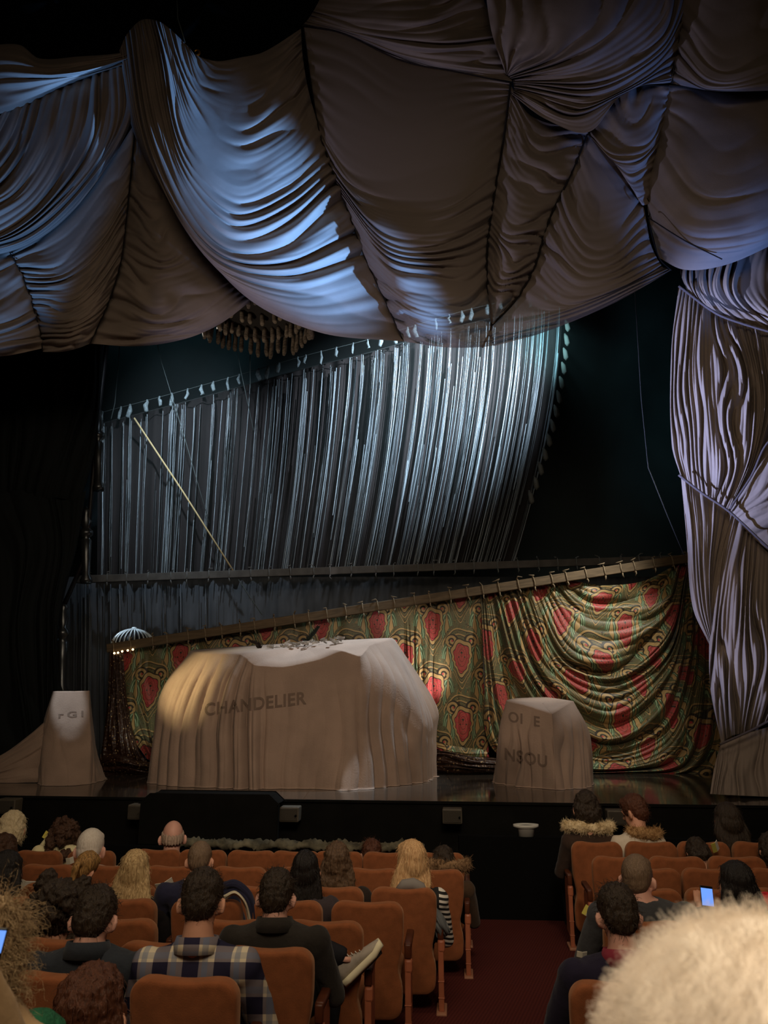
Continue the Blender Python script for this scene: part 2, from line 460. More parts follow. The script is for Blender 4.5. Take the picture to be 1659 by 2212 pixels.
# crumpled net cloth along the low pit rail
Gx = np.linspace(365, 915, 120); rng = np.random.RandomState(3)
base = PV(Gx, np.full(120, 1826.0), np.full(120, 10.85)); by_ = pit_y(base[:, 0]) + .06
rows = []
for j, a in enumerate(np.linspace(-0.3, 2 * PI - 0.9, 14)):
    rr = 0.055 + 0.02 * np.sin(np.arange(120) * 0.45 + j * 0.8) + 0.014 * rng.randn(120)
    rows.append(np.stack([base[:, 0], by_ + (rr + .075) * np.cos(a), zl + .035 + rr * 1.0 * np.sin(a)], -1))
nc = link('pit_net', grid_mesh(np.array(rows)), mat('net_cloth', rgb(96, 90, 72), 0.95, var=0.5, vscale=6))
tag(nc, 'crumpled drab net bundled along the low orchestra pit rail', 'net')

# long low black cover on the stage lip
hp0, hp1 = PZ(322, 1728, STZ), PZ(612, 1732, STZ)
ct = (hp0 + hp1) / 2; wd = (hp1 - hp0).length
prof = [(-wd/2, 0.0), (-wd/2 + .14, .12), (wd/2 - .14, .12), (wd/2, 0.0)]
bm = bmesh.new(); fr = []; bk = []
for px_, pz_ in prof:
    fr.append(bm.verts.new((px_, -0.32, pz_))); bk.append(bm.verts.new((px_, 0.10, pz_)))
bm.faces.new(fr); bm.faces.new(bk[::-1])
for i in range(4): bm.faces.new((fr[i], fr[(i + 1) % 4], bk[(i + 1) % 4], bk[i]))
box_bm(bm, (0, -0.27, -0.28), (wd, 0.10, 0.56))
bmesh.ops.bevel(bm, geom=bm.edges[:], offset=0.012, segments=2, affect='EDGES')
hc = link('prompt_cover', bm_mesh(bm), M_apron); hc.location = (ct.x, ct.y, STZ + 0.003); hc.rotation_euler = (0, 0, math.atan2(ed.y, 1))
tag(hc, 'low black hooded cover on the stage lip below the large sheeted shape', 'cover')

# small speaker boxes on the stage front
def monitor(x, y, lab, wpx=42):
    base_y = FL_.y + ed.y * (P(x, y, 11.5).x + XW)
    p = P(x, y, base_y - 0.14)
    w = wpx / FPX * depth_zc(p); h = w * 0.72
    t = empty('monitor_speaker', (p.x, p.y - .02, p.z - h / 2), lab, 'speaker', 'speakers along the stage front', math.atan2(ed.y, 1))
    box('housing', (0, 0, h / 2), (w, 0.22, h), M_box, t, 0.016)
    box('grille', (0, -0.112, h / 2), (w * .88, 0.014, h * .8), M_grille, t, 0.004)
    V, Fc = lathe_mesh([(0.0, 0), (.014, 0), (.014, .02), (0.0, .022)], 12)
    k = link('knob', mesh_from([(v[0] + w * .36, -0.118 - v[2], v[1] + h * .45) for v in V], Fc), M_black, t)
    box('bracket', (0, .118, h * .5), (w * .3, 0.02, h * .25), M_black, t)
monitor(22, 1740, 'small grey speaker box on stage front at the far left frame edge')
monitor(303, 1752, 'small grey speaker box on stage front beside the black hooded cover')
monitor(628, 1757, 'small grey speaker box on stage front below the chandelier sheet')
monitor(977, 1761, 'small grey speaker box on stage front above the fur hood')
monitor(1330, 1764, 'small grey speaker box on stage front between the two fur coats')

# shallow white footlight pan on the pit wall
pp = P(1137, 1806, 10.62)
t = empty('footlight_pan', (pp.x, pit_y(pp.x) + .07, zr), 'shallow white footlight pan on the black pit wall by the aisle', 'lamp')
V, Fc = lathe_mesh([(0.02, 0.0), (.105, 0.0), (.115, .10), (.165, .115), (.165, .145), (.15, .145), (.10, .11), (0.02, .10)], 28, (1, .6))
link('pan', mesh_from(V, Fc), M_white_metal, t)
V, Fc = lathe_mesh([(0.0, 0.125), (.1, 0.125), (.1, .13), (0.0, .13)], 24, (1, .6))
link('lens', mesh_from(V, Fc), M_grey, t)

# ================================================================== PROSCENIUM DRAPE
D = empty('proscenium_drape', (0, YD, 9.5), 'huge grey brown swagged drape hanging across the top of the stage', 'drape')
def dpar(o):
    o.parent = D; o.matrix_parent_inverse = Matrix.Translation(-Vector(D.location)); return o
_panel = panel
def dpanel(name, curves, n, A, B, **k):
    k.setdefault('gather', .06)
    return dpar(_panel(name, curves, n, A * 1.75, B, m=k.pop('m', M_drape), parent=None, **k))
def seamw(v): return v
edge = lambda u, v: 0.22 + 0.78 * np.abs(2 * u - 1) ** 1.2
# upper left: rolled band and the first swag
dpanel('swag_panel', [[(-60, 105), (0, 96), (45, 98), (85, 126), (170, 122), (262, 114), (300, 100)],
                      [(-60, 170), (0, 160), (60, 160), (120, 160), (200, 148), (300, 118)],
                      [(-60, 262), (0, 246), (60, 225), (120, 195), (200, 165), (305, 130)]],
       3, 0.10, 0.35, nv=60, seed=3, amp=lambda u, v: 0.9, bprof=lambda u, v: np.sin(PI * v))
dpanel('swag_panel', [[(10, 235), (-40, 310), (-140, 390), (-240, 420)],
                      [(70, 215), (20, 330), (-60, 420), (-240, 470)],
                      [(130, 190), (85, 330), (10, 430), (-240, 500)],
                      [(190, 160), (150, 330), (70, 450), (-60, 520), (-240, 540)],
                      [(240, 130), (225, 300), (130, 440), (20, 520), (-240, 560)],
                      [(282, 108), (288, 250), (180, 430), (70, 525), (-60, 560), (-240, 575)]],
       9, 0.17, 0.55, seed=5, amp=lambda u, v: 0.35 + 0.65 * np.sin(PI * np.clip(u * 1.2, 0, 1)))
# far left bottom gore
dpanel('swag_panel', [[(-160, 540), (-60, 560), (22, 540)], [(-160, 640), (-40, 665), (55, 610)], [(-160, 715), (-20, 730), (82, 690)], [(-160, 768), (0, 770), (95, 752)]],
       6, 0.10, 0.35, seed=6, nv=90)
# second swag, left of the long seam
dpanel('swag_panel', [[(20, 545), (95, 505), (185, 425), (292, 265)],
                      [(38, 575), (130, 560), (215, 490), (280, 390)],
                      [(58, 620), (150, 615), (222, 560), (272, 480)],
                      [(72, 665), (150, 662), (215, 620), (260, 565)],
                      [(86, 712), (140, 712), (200, 684), (236, 648)],
                      [(92, 760), (135, 760), (170, 752), (195, 742)]],
       13, 0.13, 0.5, seed=8, amp=lambda u, v: (0.35 + 0.65 * np.abs(2 * u - 1) ** .9) * (0.15 + 0.85 * np.clip(v / .3, 0, 1)))
# third, under the big tail
dpanel('swag_panel', [[(294, 262), (305, 290), (318, 300)], [(284, 380), (325, 402), (378, 430)], [(272, 480), (345, 512), (425, 500)],
                      [(262, 565), (345, 605), (462, 560)], [(236, 645), (330, 694), (440, 655), (510, 610)], [(192, 742), (300, 748), (400, 732), (475, 700), (545, 648)]],
       12, 0.10, 0.40, Y0=YD + .12, seed=9, amp=lambda u, v: 0.25 + 0.75 * np.clip(1 - u * 1.15, 0, 1) * np.clip(v / .2, 0, 1))
# the great tail and swag in blue light
dpanel('swag_panel', [[(425, 122), (470, 132), (520, 124), (570, 112), (650, 62)],
                      [(398, 92), (440, 190), (520, 226), (610, 185), (655, 130)],
                      [(362, 58), (420, 250), (520, 330), (620, 285), (672, 218)],
                      [(336, 44), (400, 320), (505, 432), (622, 392), (710, 330)],
                      [(304, 44), (378, 380), (485, 520), (625, 515), (748, 440)],
                      [(274, 74), (330, 350), (455, 560), (625, 620), (795, 560)],
                      [(258, 108), (290, 290), (402, 490), (532, 642), (690, 718), (872, 738)]],
       15, 0.21, 0.85, seed=12, nu=130, nv=240,
       amp=lambda u, v: (0.05 + 0.95 * np.abs(2 * u - 1) ** 1.2) * np.clip(0.35 + v, 0, 1) * (1 - .55 * np.clip((v - .86) / .14, 0, 1)))
# centre swag
dpanel('swag_panel', [[(655, 54), (740, 70), (870, 130), (1000, 155), (1105, 178)],
                      [(672, 180), (750, 240), (870, 270), (1000, 250), (1095, 230)],
                      [(690, 285), (760, 385), (850, 430), (960, 420), (1085, 320)],
                      [(716, 365), (800, 465), (900, 496), (985, 480), (1068, 430)],
                      [(745, 440), (830, 540), (930, 562), (1000, 550), (1054, 520)],
                      [(790, 560), (870, 628), (950, 645), (1010, 638), (1052, 600)],
                      [(832, 650), (900, 696), (980, 708), (1060, 698)],
                      [(870, 737), (960, 750), (1040, 750), (1068, 746)]],
       17, 0.15, 0.75, m=M_sheer, seed=15, nu=120, nv=240,
       amp=lambda u, v: (0.3 + 0.7 * np.abs(2 * u - 1)) * (0.07 + 0.93 * np.clip((v - .33 + .12 * (1 - u)) / .22, 0, 1)))
dpanel('swag_panel', [[(1102, 182), (1150, 252), (1272, 284)], [(1088, 300), (1140, 372), (1228, 385)], [(1066, 425), (1110, 478), (1185, 478)],
                      [(1054, 520), (1100, 560), (1160, 562)], [(1052, 602), (1080, 634), (1120, 640)], [(1058, 690), (1064, 700), (1072, 692)]],
       14, 0.10, 0.35, m=M_sheer, seed=17, amp=lambda u, v: 0.45 + 0.55 * np.abs(2 * u - 1))
dpanel('swag_panel', [[(1272, 282), (1310, 312), (1352, 372)], [(1228, 385), (1275, 475), (1335, 470), (1388, 440)], [(1184, 478), (1245, 575), (1335, 575), (1405, 525)],
                      [(1152, 580), (1225, 645), (1335, 622), (1428, 572)], [(1064, 705), (1155, 692), (1300, 642), (1440, 580)], [(1066, 748), (1180, 716), (1330, 653), (1450, 584)]],
       13, 0.12, 0.45, m=M_sheer, seed=19, amp=lambda u, v: 0.2 + 0.8 * (np.abs(2 * u - 1) ** 1.4) * np.clip(v / .3, 0.2, 1))
# small pocket and the big right belly
dpanel('swag_panel', [[(1352, 182), (1400, 186), (1448, 186)], [(1276, 280), (1330, 325), (1395, 310), (1432, 270)], [(1302, 318), (1360, 382), (1410, 362)], [(1350, 372), (1386, 442), (1404, 440)]],
       8, 0.09, 0.4, seed=22, nv=90)
dpanel('swag_panel', [[(1446, 184), (1540, 190), (1659, 190), (1780, 186)],
                      [(1424, 300), (1520, 402), (1640, 382), (1780, 300)],
                      [(1398, 430), (1500, 520), (1640, 502), (1780, 400)],
                      [(1422, 556), (1475, 582), (1545, 578), (1620, 552), (1780, 470)]],
       5, 0.06, 0.95, seed=24, amp=lambda u, v: 0.3 + 0.7 * np.exp(-u / .15), bprof=lambda u, v: np.sin(PI * np.clip(v * .86, 0, 1)) ** .8)
# top: plain shoulder piece, fan from the knot, and the right corner
dpanel('swag_panel', [[(735, -90), (860, -80), (1000, -90), (1100, -110)], [(690, 0), (800, 20), (930, 20), (1040, -30)],
                      [(668, 38), (780, 70), (930, 100), (1085, 90)], [(652, 56), (740, 72), (870, 132), (1000, 158), (1106, 176)]],
       6, 0.11, 0.35, seed=26, amp=lambda u, v: 0.2 + 0.8 * np.clip(u * 1.3 - .2, 0, 1), bprof=lambda u, v: np.sin(PI * v) ** .8)
dpanel('swag_panel', [[(1092, 160), (1060, 60), (1040, -110)], [(1098, 164), (1190, 100), (1270, -110)], [(1104, 170), (1255, 130), (1390, 20), (1430, -110)],
                      [(1108, 176), (1300, 165), (1430, 90), (1480, -30)], [(1110, 186), (1285, 205), (1405, 150), (1470, 80)], [(1110, 196), (1235, 245), (1340, 205), (1452, 150)], [(1106, 204), (1180, 258), (1272, 285), (1352, 195), (1450, 178)]],
       12, 0.14, 0.5, seed=28, amp=lambda u, v: 0.4 + 0.6 * np.abs(2 * u - 1), bprof=lambda u, v: 1 + 0 * u)
dpanel('swag_panel', [[(1472, -110), (1600, -120), (1780, -120)], [(1470, 40), (1560, 120), (1660, 100), (1780, 60)], [(1458, 130), (1530, 186), (1659, 172), (1780, 140)], [(1448, 180), (1540, 196), (1659, 196), (1780, 188)]],
       5, 0.12, 0.8, seed=30, amp=lambda u, v: 0.3 + 0.7 * np.exp(-u / .2) * 1.0)
dpanel('swag_panel', [[(1770, -120), (1900, -120), (2100, -120)], [(1760, 60), (1900, 130), (2100, 80)], [(1750, 180), (1920, 300), (2100, 240)], [(1750, 300), (1920, 470), (2100, 420)], [(1752, 462), (1900, 500), (2100, 480)]],
       11, .1, .5, seed=33, Y0=YD + .1)
# black seam cords, plus thin dark tubes standing in for shade in the gathers
for pts in ([(655, 54), (672, 180), (690, 285), (716, 365), (745, 440), (790, 560), (832, 650), (871, 737)],
            [(1103, 180), (1088, 300), (1067, 425), (1054, 520), (1052, 602), (1062, 702), (1042, 750)],
            [(1272, 283), (1229, 385), (1185, 478), (1153, 580), (1112, 650), (1063, 702)],
            [(292, 265), (281, 390), (272, 480), (261, 565), (236, 648), (194, 743)],
            [(653, 55), (740, 71), (870, 131), (1000, 157), (1106, 180)],
            [(1274, 283), (1352, 372), (1404, 440), (1402, 480), (1424, 558), (1450, 584)],
            [(1352, 184), (1447, 186), (1540, 192), (1659, 193), (1780, 188)],
            [(20, 543), (38, 575), (58, 620), (72, 665), (86, 712), (92, 758)],
            [(1400, 470), (1480, 520), (1560, 560)], [(1452, 180), (1470, 60), (1476, -100)]):
    c = cr(pts, 40); Yc = np.full(40, YD - 0.05)
    if pts[0] == (1400, 470): Yc = YD - 0.35 - 0.55 * np.linspace(0, 1, 40) ** .6
    dpar(tube('seam_cord_shade', list(PV(c[:, 0], c[:, 1], Yc)), .02 if pts[0] in ((1103, 180), (1272, 283)) else .010, M_seam, None, 6))
# ================================================================== RIGHT LEG DRAPE
YL = 12.45
L = empty('leg_drape', (P(1560, 1720, YL).x, YL, STZ), 'tall pale grey gathered side drape standing on the right of the stage', 'drape')
def lpar(o):
    o.parent = L; o.matrix_parent_inverse = Matrix.Translation(-Vector(L.location)); return o
def lpanel(name, curves, n, A, B, **k): return lpar(_panel(name, curves, n, A * 1.6, B, m=k.pop('m', M_drape), parent=None, **k))
vamp = lambda u, v: 0.55 + 0.45 * np.sin(PI * u)
flat = lambda u, v: 1 + 0 * u + 0 * v
half = lambda u, v: np.sin(PI * np.clip(v, 0, 1)) ** .6
kw = dict(Y0=YL, nu=120, amp=vamp, bprof=half, wv=0.06)
lpanel('drape_section', [[(1472, 560), (1470, 590), (1490, 640)], [(1540, 540), (1520, 620), (1560, 690)], [(1610, 500), (1580, 620), (1660, 712)], [(1720, 470), (1700, 600), (1790, 745)]], 9, 0.10, 0.3, seed=41, nv=140, **{**kw, 'Y0': YL + .1})
lpanel('drape_section', [[(1466, 618), (1450, 760), (1451, 960), (1472, 1034)],
                         [(1500, 640), (1490, 800), (1500, 960), (1512, 1060)],
                         [(1545, 672), (1555, 820), (1562, 1000), (1552, 1088)],
                         [(1600, 694), (1630, 850), (1620, 980), (1572, 1104)],
                         [(1690, 720), (1700, 850), (1660, 950), (1580, 1100)]],
       13, 0.15, 0.42, seed=43, nv=220, **kw)
lpanel('drape_section', [[(1471, 1030), (1482, 1150), (1496, 1310), (1532, 1392)], [(1500, 1050), (1510, 1170), (1520, 1310), (1538, 1392)],
                         [(1540, 1080), (1535, 1180), (1532, 1300), (1540, 1394)], [(1572, 1104), (1552, 1200), (1540, 1300), (1544, 1396)]],
       7, 0.08, 0.28, seed=45, nv=100, **kw)
lpanel('drape_section', [[(1575, 1098), (1548, 1190), (1534, 1340), (1534, 1480), (1558, 1606)],
                         [(1600, 1125), (1580, 1250), (1570, 1400), (1580, 1590)],
                         [(1640, 1170), (1630, 1300), (1640, 1450), (1618, 1580)],
                         [(1700, 1240), (1700, 1350), (1710, 1450), (1665, 1558)],
                         [(1790, 1300), (1790, 1400), (1780, 1480), (1700, 1530)]],
       11, 0.19, 0.42, seed=47, nv=180, **kw)
lpanel('drape_section', [[(1665, 948), (1620, 1010), (1575, 1100)], [(1700, 960), (1650, 1060), (1590, 1115)], [(1740, 980), (1690, 1110), (1620, 1155)], [(1790, 1000), (1780, 1150), (1720, 1240)]],
       6, 0.08, 0.25, seed=49, nv=80, **{**kw, 'Y0': YL - .06})
# the fullness behind and beyond the gathered front
lpanel('drape_section', [[(1600, 380), (1600, 900), (1600, 1690)], [(1720, 380), (1715, 900), (1720, 1695)], [(1840, 380), (1850, 900), (1840, 1700)], [(2080, 380), (2090, 900), (2080, 1706)]],
       12, .12, .1, seed=53, nv=160, **{**kw, 'Y0': YL + .42, 'bprof': flat})
# flared foot spread on the boards
fl_pts = []
for k, (xt, xb) in enumerate([(1557, 1534), (1575, 1560), (1600, 1592), (1630, 1628), (1662, 1665), (1700, 1720), (1740, 1790)]):
    yt = 1606 - k * 9; yb = 1715 + k * 1.6
    fl_pts.append([(xt, yt), ((xt * .5 + xb * .5) - 3, yt * .5 + yb * .5), (xb, yb)])
lpanel('drape_foot', fl_pts, 8, 0.08, 0.05, seed=51, nv=110, Y0=YL, nu=40, amp=lambda u, v: 0.3 + 0.7 * u, bprof=flat, wv=.1,
       dep=lambda u, v: -0.32 * u ** 1.3 + 0 * v)
for pts in ([(1466, 1026), (1515, 1064), (1574, 1104), (1640, 1165), (1790, 1305)], [(1790, 890), (1665, 950), (1622, 1030), (1576, 1100)],
            [(1555, 1608), (1618, 1580), (1665, 1556), (1790, 1500)], [(1466, 618), (1545, 676), (1600, 698), (1690, 724), (1790, 748)]):
    c = cr(pts, 30)
    lpar(tube('gather_cord', list(PV(c[:, 0], c[:, 1], np.full(30, YL - .26))), 0.02, mat('drape_cord', rgb(84, 76, 78), .9), None, 6))

# ================================================================== BLACK DRAPE ON THE LEFT
YB = 15.6
Bk = empty('black_side_drape', (P(60, 1640, YB).x, YB, STZ), 'black gathered side drape in the dark on the left of the stage', 'drape')
def bpar(o):
    o.parent = Bk; o.matrix_parent_inverse = Matrix.Translation(-Vector(Bk.location)); return o
def bpanel(*a, **k): return bpar(_panel('drape_section', *a, m=M_leg_black, parent=None, Y0=YB, nu=90, amp=vamp, bprof=half, wv=.1, **k))
bpanel([[(-160, 640), (-150, 800), (-140, 1080)], [(-60, 640), (0, 860), (-10, 1070)], [(20, 640), (65, 880), (40, 1060)], [(110, 640), (135, 880), (90, 1080)], [(190, 640), (190, 850), (120, 1075)], [(228, 640), (214, 900), (196, 1010), (172, 1085)]], 9, .14, .45, seed=61, nv=150)
bpanel([[(-160, 1060), (-150, 1300), (-120, 1620)], [(-40, 1060), (20, 1180), (15, 1400), (45, 1640)], [(40, 1058), (75, 1180), (45, 1350), (75, 1640)], [(100, 1070), (120, 1180), (100, 1330), (105, 1640)], [(140, 1080), (140, 1200), (118, 1330), (120, 1640)], [(186, 1060), (166, 1180), (128, 1340), (128, 1460), (146, 1520)]], 9, .14, .45, seed=63, nv=150)
# ornate turned metal pieces showing at its edge
gp = empty('turned_column', (P(160, 1500, 15.9).x, 15.9, STZ), 'dark turned metal column sections glinting at the edge of the black drape', 'column')
prof0 = [(.02, 0), (.10, 0), (.11, .05), (.07, .12), (.085, .4), (.10, .62), (.06, .66), (.12, .70), (.12, .76), (.06, .80), (.10, .9), (.06, 1.0), (.09, 1.05), (.02, 1.12)]
for (xa, ya, xb, yb) in ((213, 1060, 212, 880), (186, 1260, 186, 1095), (133, 1500, 137, 1300)):
    a, b_ = P(xa, ya, 15.95), P(xb, yb, 15.95)
    h = (b_ - a).length
    V, Fc = lathe_mesh([(r * 1.15, z * h / 1.12) for r, z in prof0], 20)
    q = (b_ - a).to_track_quat('Z', 'Y').to_matrix()
    V = [q @ Vector(v) + a - Vector(gp.location) for v in V]
    link('baluster', mesh_from(V, Fc), M_gilt, gp)
a = P(140, 1500, 15.95) - Vector(gp.location)
link('plinth', mesh_from(*tube_mesh([(a.x, 0, 0), (a.x, 0, a.z)], .13, 16)), M_dark_metal, gp)
a1, a2, a3 = [Vector(P(x, y, 15.95)) - Vector(gp.location) for x, y in ((137, 1310), (186, 1200), (212, 900))]
link('stem', mesh_from(*tube_mesh([a1, a2, a3, a3 + Vector((0.1, 0, 4))], .05, 8)), M_dark_metal, gp)

# ================================================================== RAILS WITH CORD TIES
def rail(name, lab, x0, y0, x1, y1, Y, hpx, ties, m, seed, tie_col):
    a, b_ = P(x0, y0, Y), P(x1, y1, Y)
    t = empty(name, a, lab, 'rail')
    dv = b_ - a; Lr = dv.length; q = dv.to_track_quat('X', 'Z').to_matrix()
    h = hpx / FPX * depth_zc((a + b_) / 2)
    bm = bmesh.new(); box_bm(bm, (Lr / 2, 0, 0), (Lr, .11, h), bevel=.012)
    bmesh.ops.subdivide_edges(bm, edges=[e for e in bm.edges if e.calc_length() > Lr * .5], cuts=30)
    o = link('batten', bm_mesh(bm), m, t); o.rotation_euler = q.to_euler()
    rng = random.Random(seed)
    for i in range(ties):
        s = (i + 0.5 + rng.uniform(-.15, .15)) / ties * Lr
        hh, dd = h / 2 + .012, .068
        loop = [(0, -dd, -hh), (rng.uniform(-.01, .01), -dd, 0), (0, -dd, hh), (0, 0, hh + .015), (0, dd, hh), (0, dd, -hh), (0, 0, -hh - .01), (0, -dd, -hh)]
        V, Fc = tube_mesh(loop, .012, 6)
        kn = [(rng.uniform(-.02, .02), -.03, hh + .01), (rng.uniform(-.06, .06), -.05, hh + rng.uniform(.03, .07)), (rng.uniform(-.12, .12), -.07, hh + rng.uniform(.02, .06))]
        V2, F2 = tube_mesh(kn, [.016, .014, .006], 6)
        V3, F3 = tube_mesh([(0, -dd - .012, -hh), (rng.uniform(-.02, .02), -dd - .02, -hh - .05), (rng.uniform(-.03, .03), -dd, -hh - .10)], [.013, .015, .005], 6)
        n = len(V); V += V2; Fc += [tuple(i_ + n for i_ in f) for f in F2]; n = len(V); V += V3; Fc += [tuple(i_ + n for i_ in f) for f in F3]
        c = link('cord_tie', mesh_from(V, Fc), tie_col, t)
        c.matrix_local = Matrix.Translation(q @ Vector((s, 0, 0))) @ q.to_4x4()
    return t
YR1, YC, YR2, YS = 15.95, 16.15, 17.9, 18.4
rail('curtain_rail', 'long sloping wooden rail carrying the red patterned curtain by cord ties', 232, 1401, 1500, 1204, YR1, 19, 34, M_wood, 1, M_cord)
rail('curtain_rail', 'dark nearly level wooden rail behind, below the hanging bead strands', 165, 1252, 1492, 1207, YR2, 16, 30, M_wood_dark, 2, mat('grey_cord', rgb(120, 122, 122), .9))
def rail1_y(x): return 1401 + (x - 232) / (1500 - 232) * (1204 - 1401) + 8

# ================================================================== PATTERNED CURTAIN
T = empty('patterned_curtain', (P(880, 1650, YC).x, YC, STZ), 'red, gold and green scroll patterned curtain swagged from the sloping rail', 'curtain')
def tpar(o):
    o.parent = T; o.matrix_parent_inverse = Matrix.Translation(-Vector(T.location)); return o
uv_flat = lambda G, W3, u, v: np.stack([W3[..., 0] * 1.0 + .14, W3[..., 2] * 1.0], -1)
def tpanel(*a, **k): return tpar(_panel('curtain_panel', *a, m=M_tap, parent=None, Y0=YC, **k))
ry = rail1_y
# left piece, hanging behind the chandelier sheet
tpanel([[(246, ry(246)), (250, 1480), (272, 1570), (318, 1640)], [(300, ry(300)), (300, 1480), (318, 1580), (345, 1650)], [(360, ry(360)), (362, 1500), (372, 1655)],
        [(480, ry(480)), (480, 1500), (480, 1655)], [(620, ry(620)), (620, 1500), (620, 1660)], [(760, ry(760)), (762, 1500), (765, 1662)], [(872, ry(872)), (874, 1500), (878, 1664)]],
       11, .09, .04, nu=90, nv=260, seed=71, amp=lambda u, v: .25 + .75 * u, bprof=flat, uvs=uv_flat, wv=.25)
# upright pleats right of the sheet
tpanel([[(870, ry(870)), (876, 1450), (880, 1612)], [(900, ry(900)), (904, 1450), (905, 1614)], [(938, ry(938)), (938, 1450), (934, 1614)]],
       3.0, .22, .02, nu=80, nv=90, seed=73, amp=lambda u, v: np.clip(u * 1.6, 0, 1), bprof=flat, uvs=uv_flat, wv=.1)
# flat piece with whole motifs
tpanel([[(938, ry(938)), (937, 1450), (932, 1612)], [(985, ry(985)), (985, 1450), (985, 1616)], [(1042, ry(1042)), (1044, 1450), (1056, 1626)]],
       2, .025, .05, nu=70, nv=60, seed=75, amp=flat, bprof=half, uvs=uv_flat, wv=.1)
# the fan of pleats and the deep swag, sharing the left gather
SW = [[(1232, ry(1232)), (1300, 1264), (1390, 1255), (1462, ry(1462))],
      [(1196, ry(1196)), (1262, 1325), (1355, 1332), (1440, 1290), (1474, ry(1474))],
      [(1162, ry(1162)), (1236, 1395), (1340, 1412), (1440, 1340), (1480, ry(1480) + 4)],
      [(1130, ry(1130)), (1210, 1440), (1330, 1488), (1444, 1400), (1486, 1224)],
      [(1102, ry(1102)), (1180, 1470), (1320, 1560), (1450, 1450), (1492, 1232)],
      [(1078, ry(1078)), (1150, 1480), (1290, 1615), (1430, 1570), (1490, 1420), (1502, 1244)],
      [(1060, ry(1060)), (1115, 1480), (1210, 1620), (1330, 1652), (1450, 1610), (1505, 1470), (1512, 1262)],
      [(1048, ry(1048)), (1072, 1460), (1110, 1600), (1200, 1660), (1350, 1668), (1480, 1650), (1520, 1520), (1522, 1290)],
      [(1038, ry(1038)), (1046, 1450), (1060, 1612), (1180, 1669), (1350, 1673), (1530, 1674), (1564, 1600), (1550, 1320)]]
def uv_sw(G, W3, u, v): return np.stack([u * 4.4 + .3 + 0.25 * v, (1 - v) * 2.6 + 0.25 * np.sin(3 * u)], -1)
def uv_sw2(G, W3, u, v):
    X, Z = W3[..., 0], W3[..., 2]
    return np.stack([X + .14 + .20 * np.sin(Z * 1.9 + .6) + .10 * np.sin(X * 2.3), Z * 1.15 + .22 * np.sin(X * 1.45 + 1) + .10 * np.sin(Z * 4.1)], -1)
tpanel(SW, 13, .33, .32, nu=200, nv=330, seed=77, amp=lambda u, v: 0.45 + 0.55 * np.sin(PI * np.clip(u, 0, 1)) * np.clip(v * 3, .3, 1), uvs=uv_sw2, wv=.3,
       bprof=lambda u, v: .3 + .7 * v)
tpanel([[(1470, 1222), (1500, 1440), (1512, 1668)], [(1510, 1215), (1535, 1440), (1548, 1669)], [(1560, 1208), (1580, 1440), (1590, 1671)]],
       3, .06, .02, nu=60, nv=60, seed=79, amp=flat, bprof=flat, uvs=uv_flat, dep=lambda u, v: .12 + 0 * u)
# brown sequinned cloth: upright tail at the left end, and a heap below the hem
SQ = empty('sequinned_tail', (P(270, 1655, 15.9).x, 15.9, STZ), 'brown sequinned cloth tail trailing to the stage at the left rail end', 'cloth')
def spar(o, R):
    o.parent = R; o.matrix_parent_inverse = Matrix.Translation(-Vector(R.location)); return o
spar(_panel('tail', [[(236, 1408), (234, 1480), (226, 1570), (214, 1655)], [(248, 1408), (248, 1500), (250, 1580), (252, 1665)], [(258, 1410), (262, 1500), (278, 1590), (296, 1668)], [(266, 1412), (276, 1520), (300, 1620), (336, 1664)]],
            6, .09, .15, M_seq, None, Y0=15.9, nu=90, nv=70, seed=81, amp=vamp, bprof=half), SQ)
spar(_panel('hem_pile', [[(212, 1640), (240, 1628), (290, 1640), (340, 1650)], [(208, 1656), (250, 1640), (300, 1652), (345, 1660)], [(214, 1672), (260, 1676), (300, 1676), (345, 1674)]],
            3, .08, .3, M_seq, None, Y0=15.75, nu=60, nv=40, seed=83, amp=flat, bprof=lambda u, v: np.sin(PI * v)), SQ)
HP = empty('sequinned_heap', (P(1000, 1668, 15.7).x, 15.7, STZ), 'dark brown sequinned cloth heaped on the stage below the curtain hem', 'cloth')
spar(_panel('heap', [[(905, 1622), (960, 1618), (1020, 1632), (1100, 1640)], [(900, 1640), (960, 1634), (1030, 1648), (1110, 1655)], [(900, 1668), (960, 1672), (1030, 1674), (1115, 1672)]],
            4, .12, .35, M_seq, None, Y0=15.85, nu=80, nv=50, seed=85, amp=flat, bprof=lambda u, v: np.sin(PI * np.clip(v * .8 + .1, 0, 1))), HP)
spar(_panel('hem_flap', [[(935, 1606), (985, 1612), (1050, 1620)], [(938, 1615), (1000, 1640), (1058, 1640)], [(975, 1622), (1010, 1655), (1050, 1650)]], 3, .06, .12, M_tap, None, Y0=15.75, nu=50, nv=40, seed=87, amp=flat, bprof=half, uvs=uv_flat), HP)

# ================================================================== GREY SCRIM, BEAD STRANDS, WIRE, TASSELS
gx, gy = np.meshgrid(np.linspace(128, 1500, 240), np.linspace(1246, 1662, 8))
G0 = link('grey_scrim', grid_mesh(PV(gx, gy, 18.9 + .06 * np.sin(gx * .09) + .03 * np.sin(gx * .31))), M_grey)
co_ = np.array([v.co[:] for v in G0.data.vertices]); co_[-240:, 2] = STZ + .001; G0.data.vertices.foreach_set('co', co_.astype(np.float32).ravel())
tag(G0, 'plain grey scrim hanging between the level rail and the sloping rail', 'cloth')
WIRE = [(212, 893), (380, 848), (540, 803), (660, 768), (790, 735), (900, 702), (1000, 672), (1100, 648), (1215, 622)]
wc = cr(WIRE, 200)
def wire_at(t): i = np.clip(np.asarray(t) * 199, 0, 198.999); k = i.astype(int); f = (i - k)[..., None]; return wc[k] * (1 - f) + wc[k + 1] * f
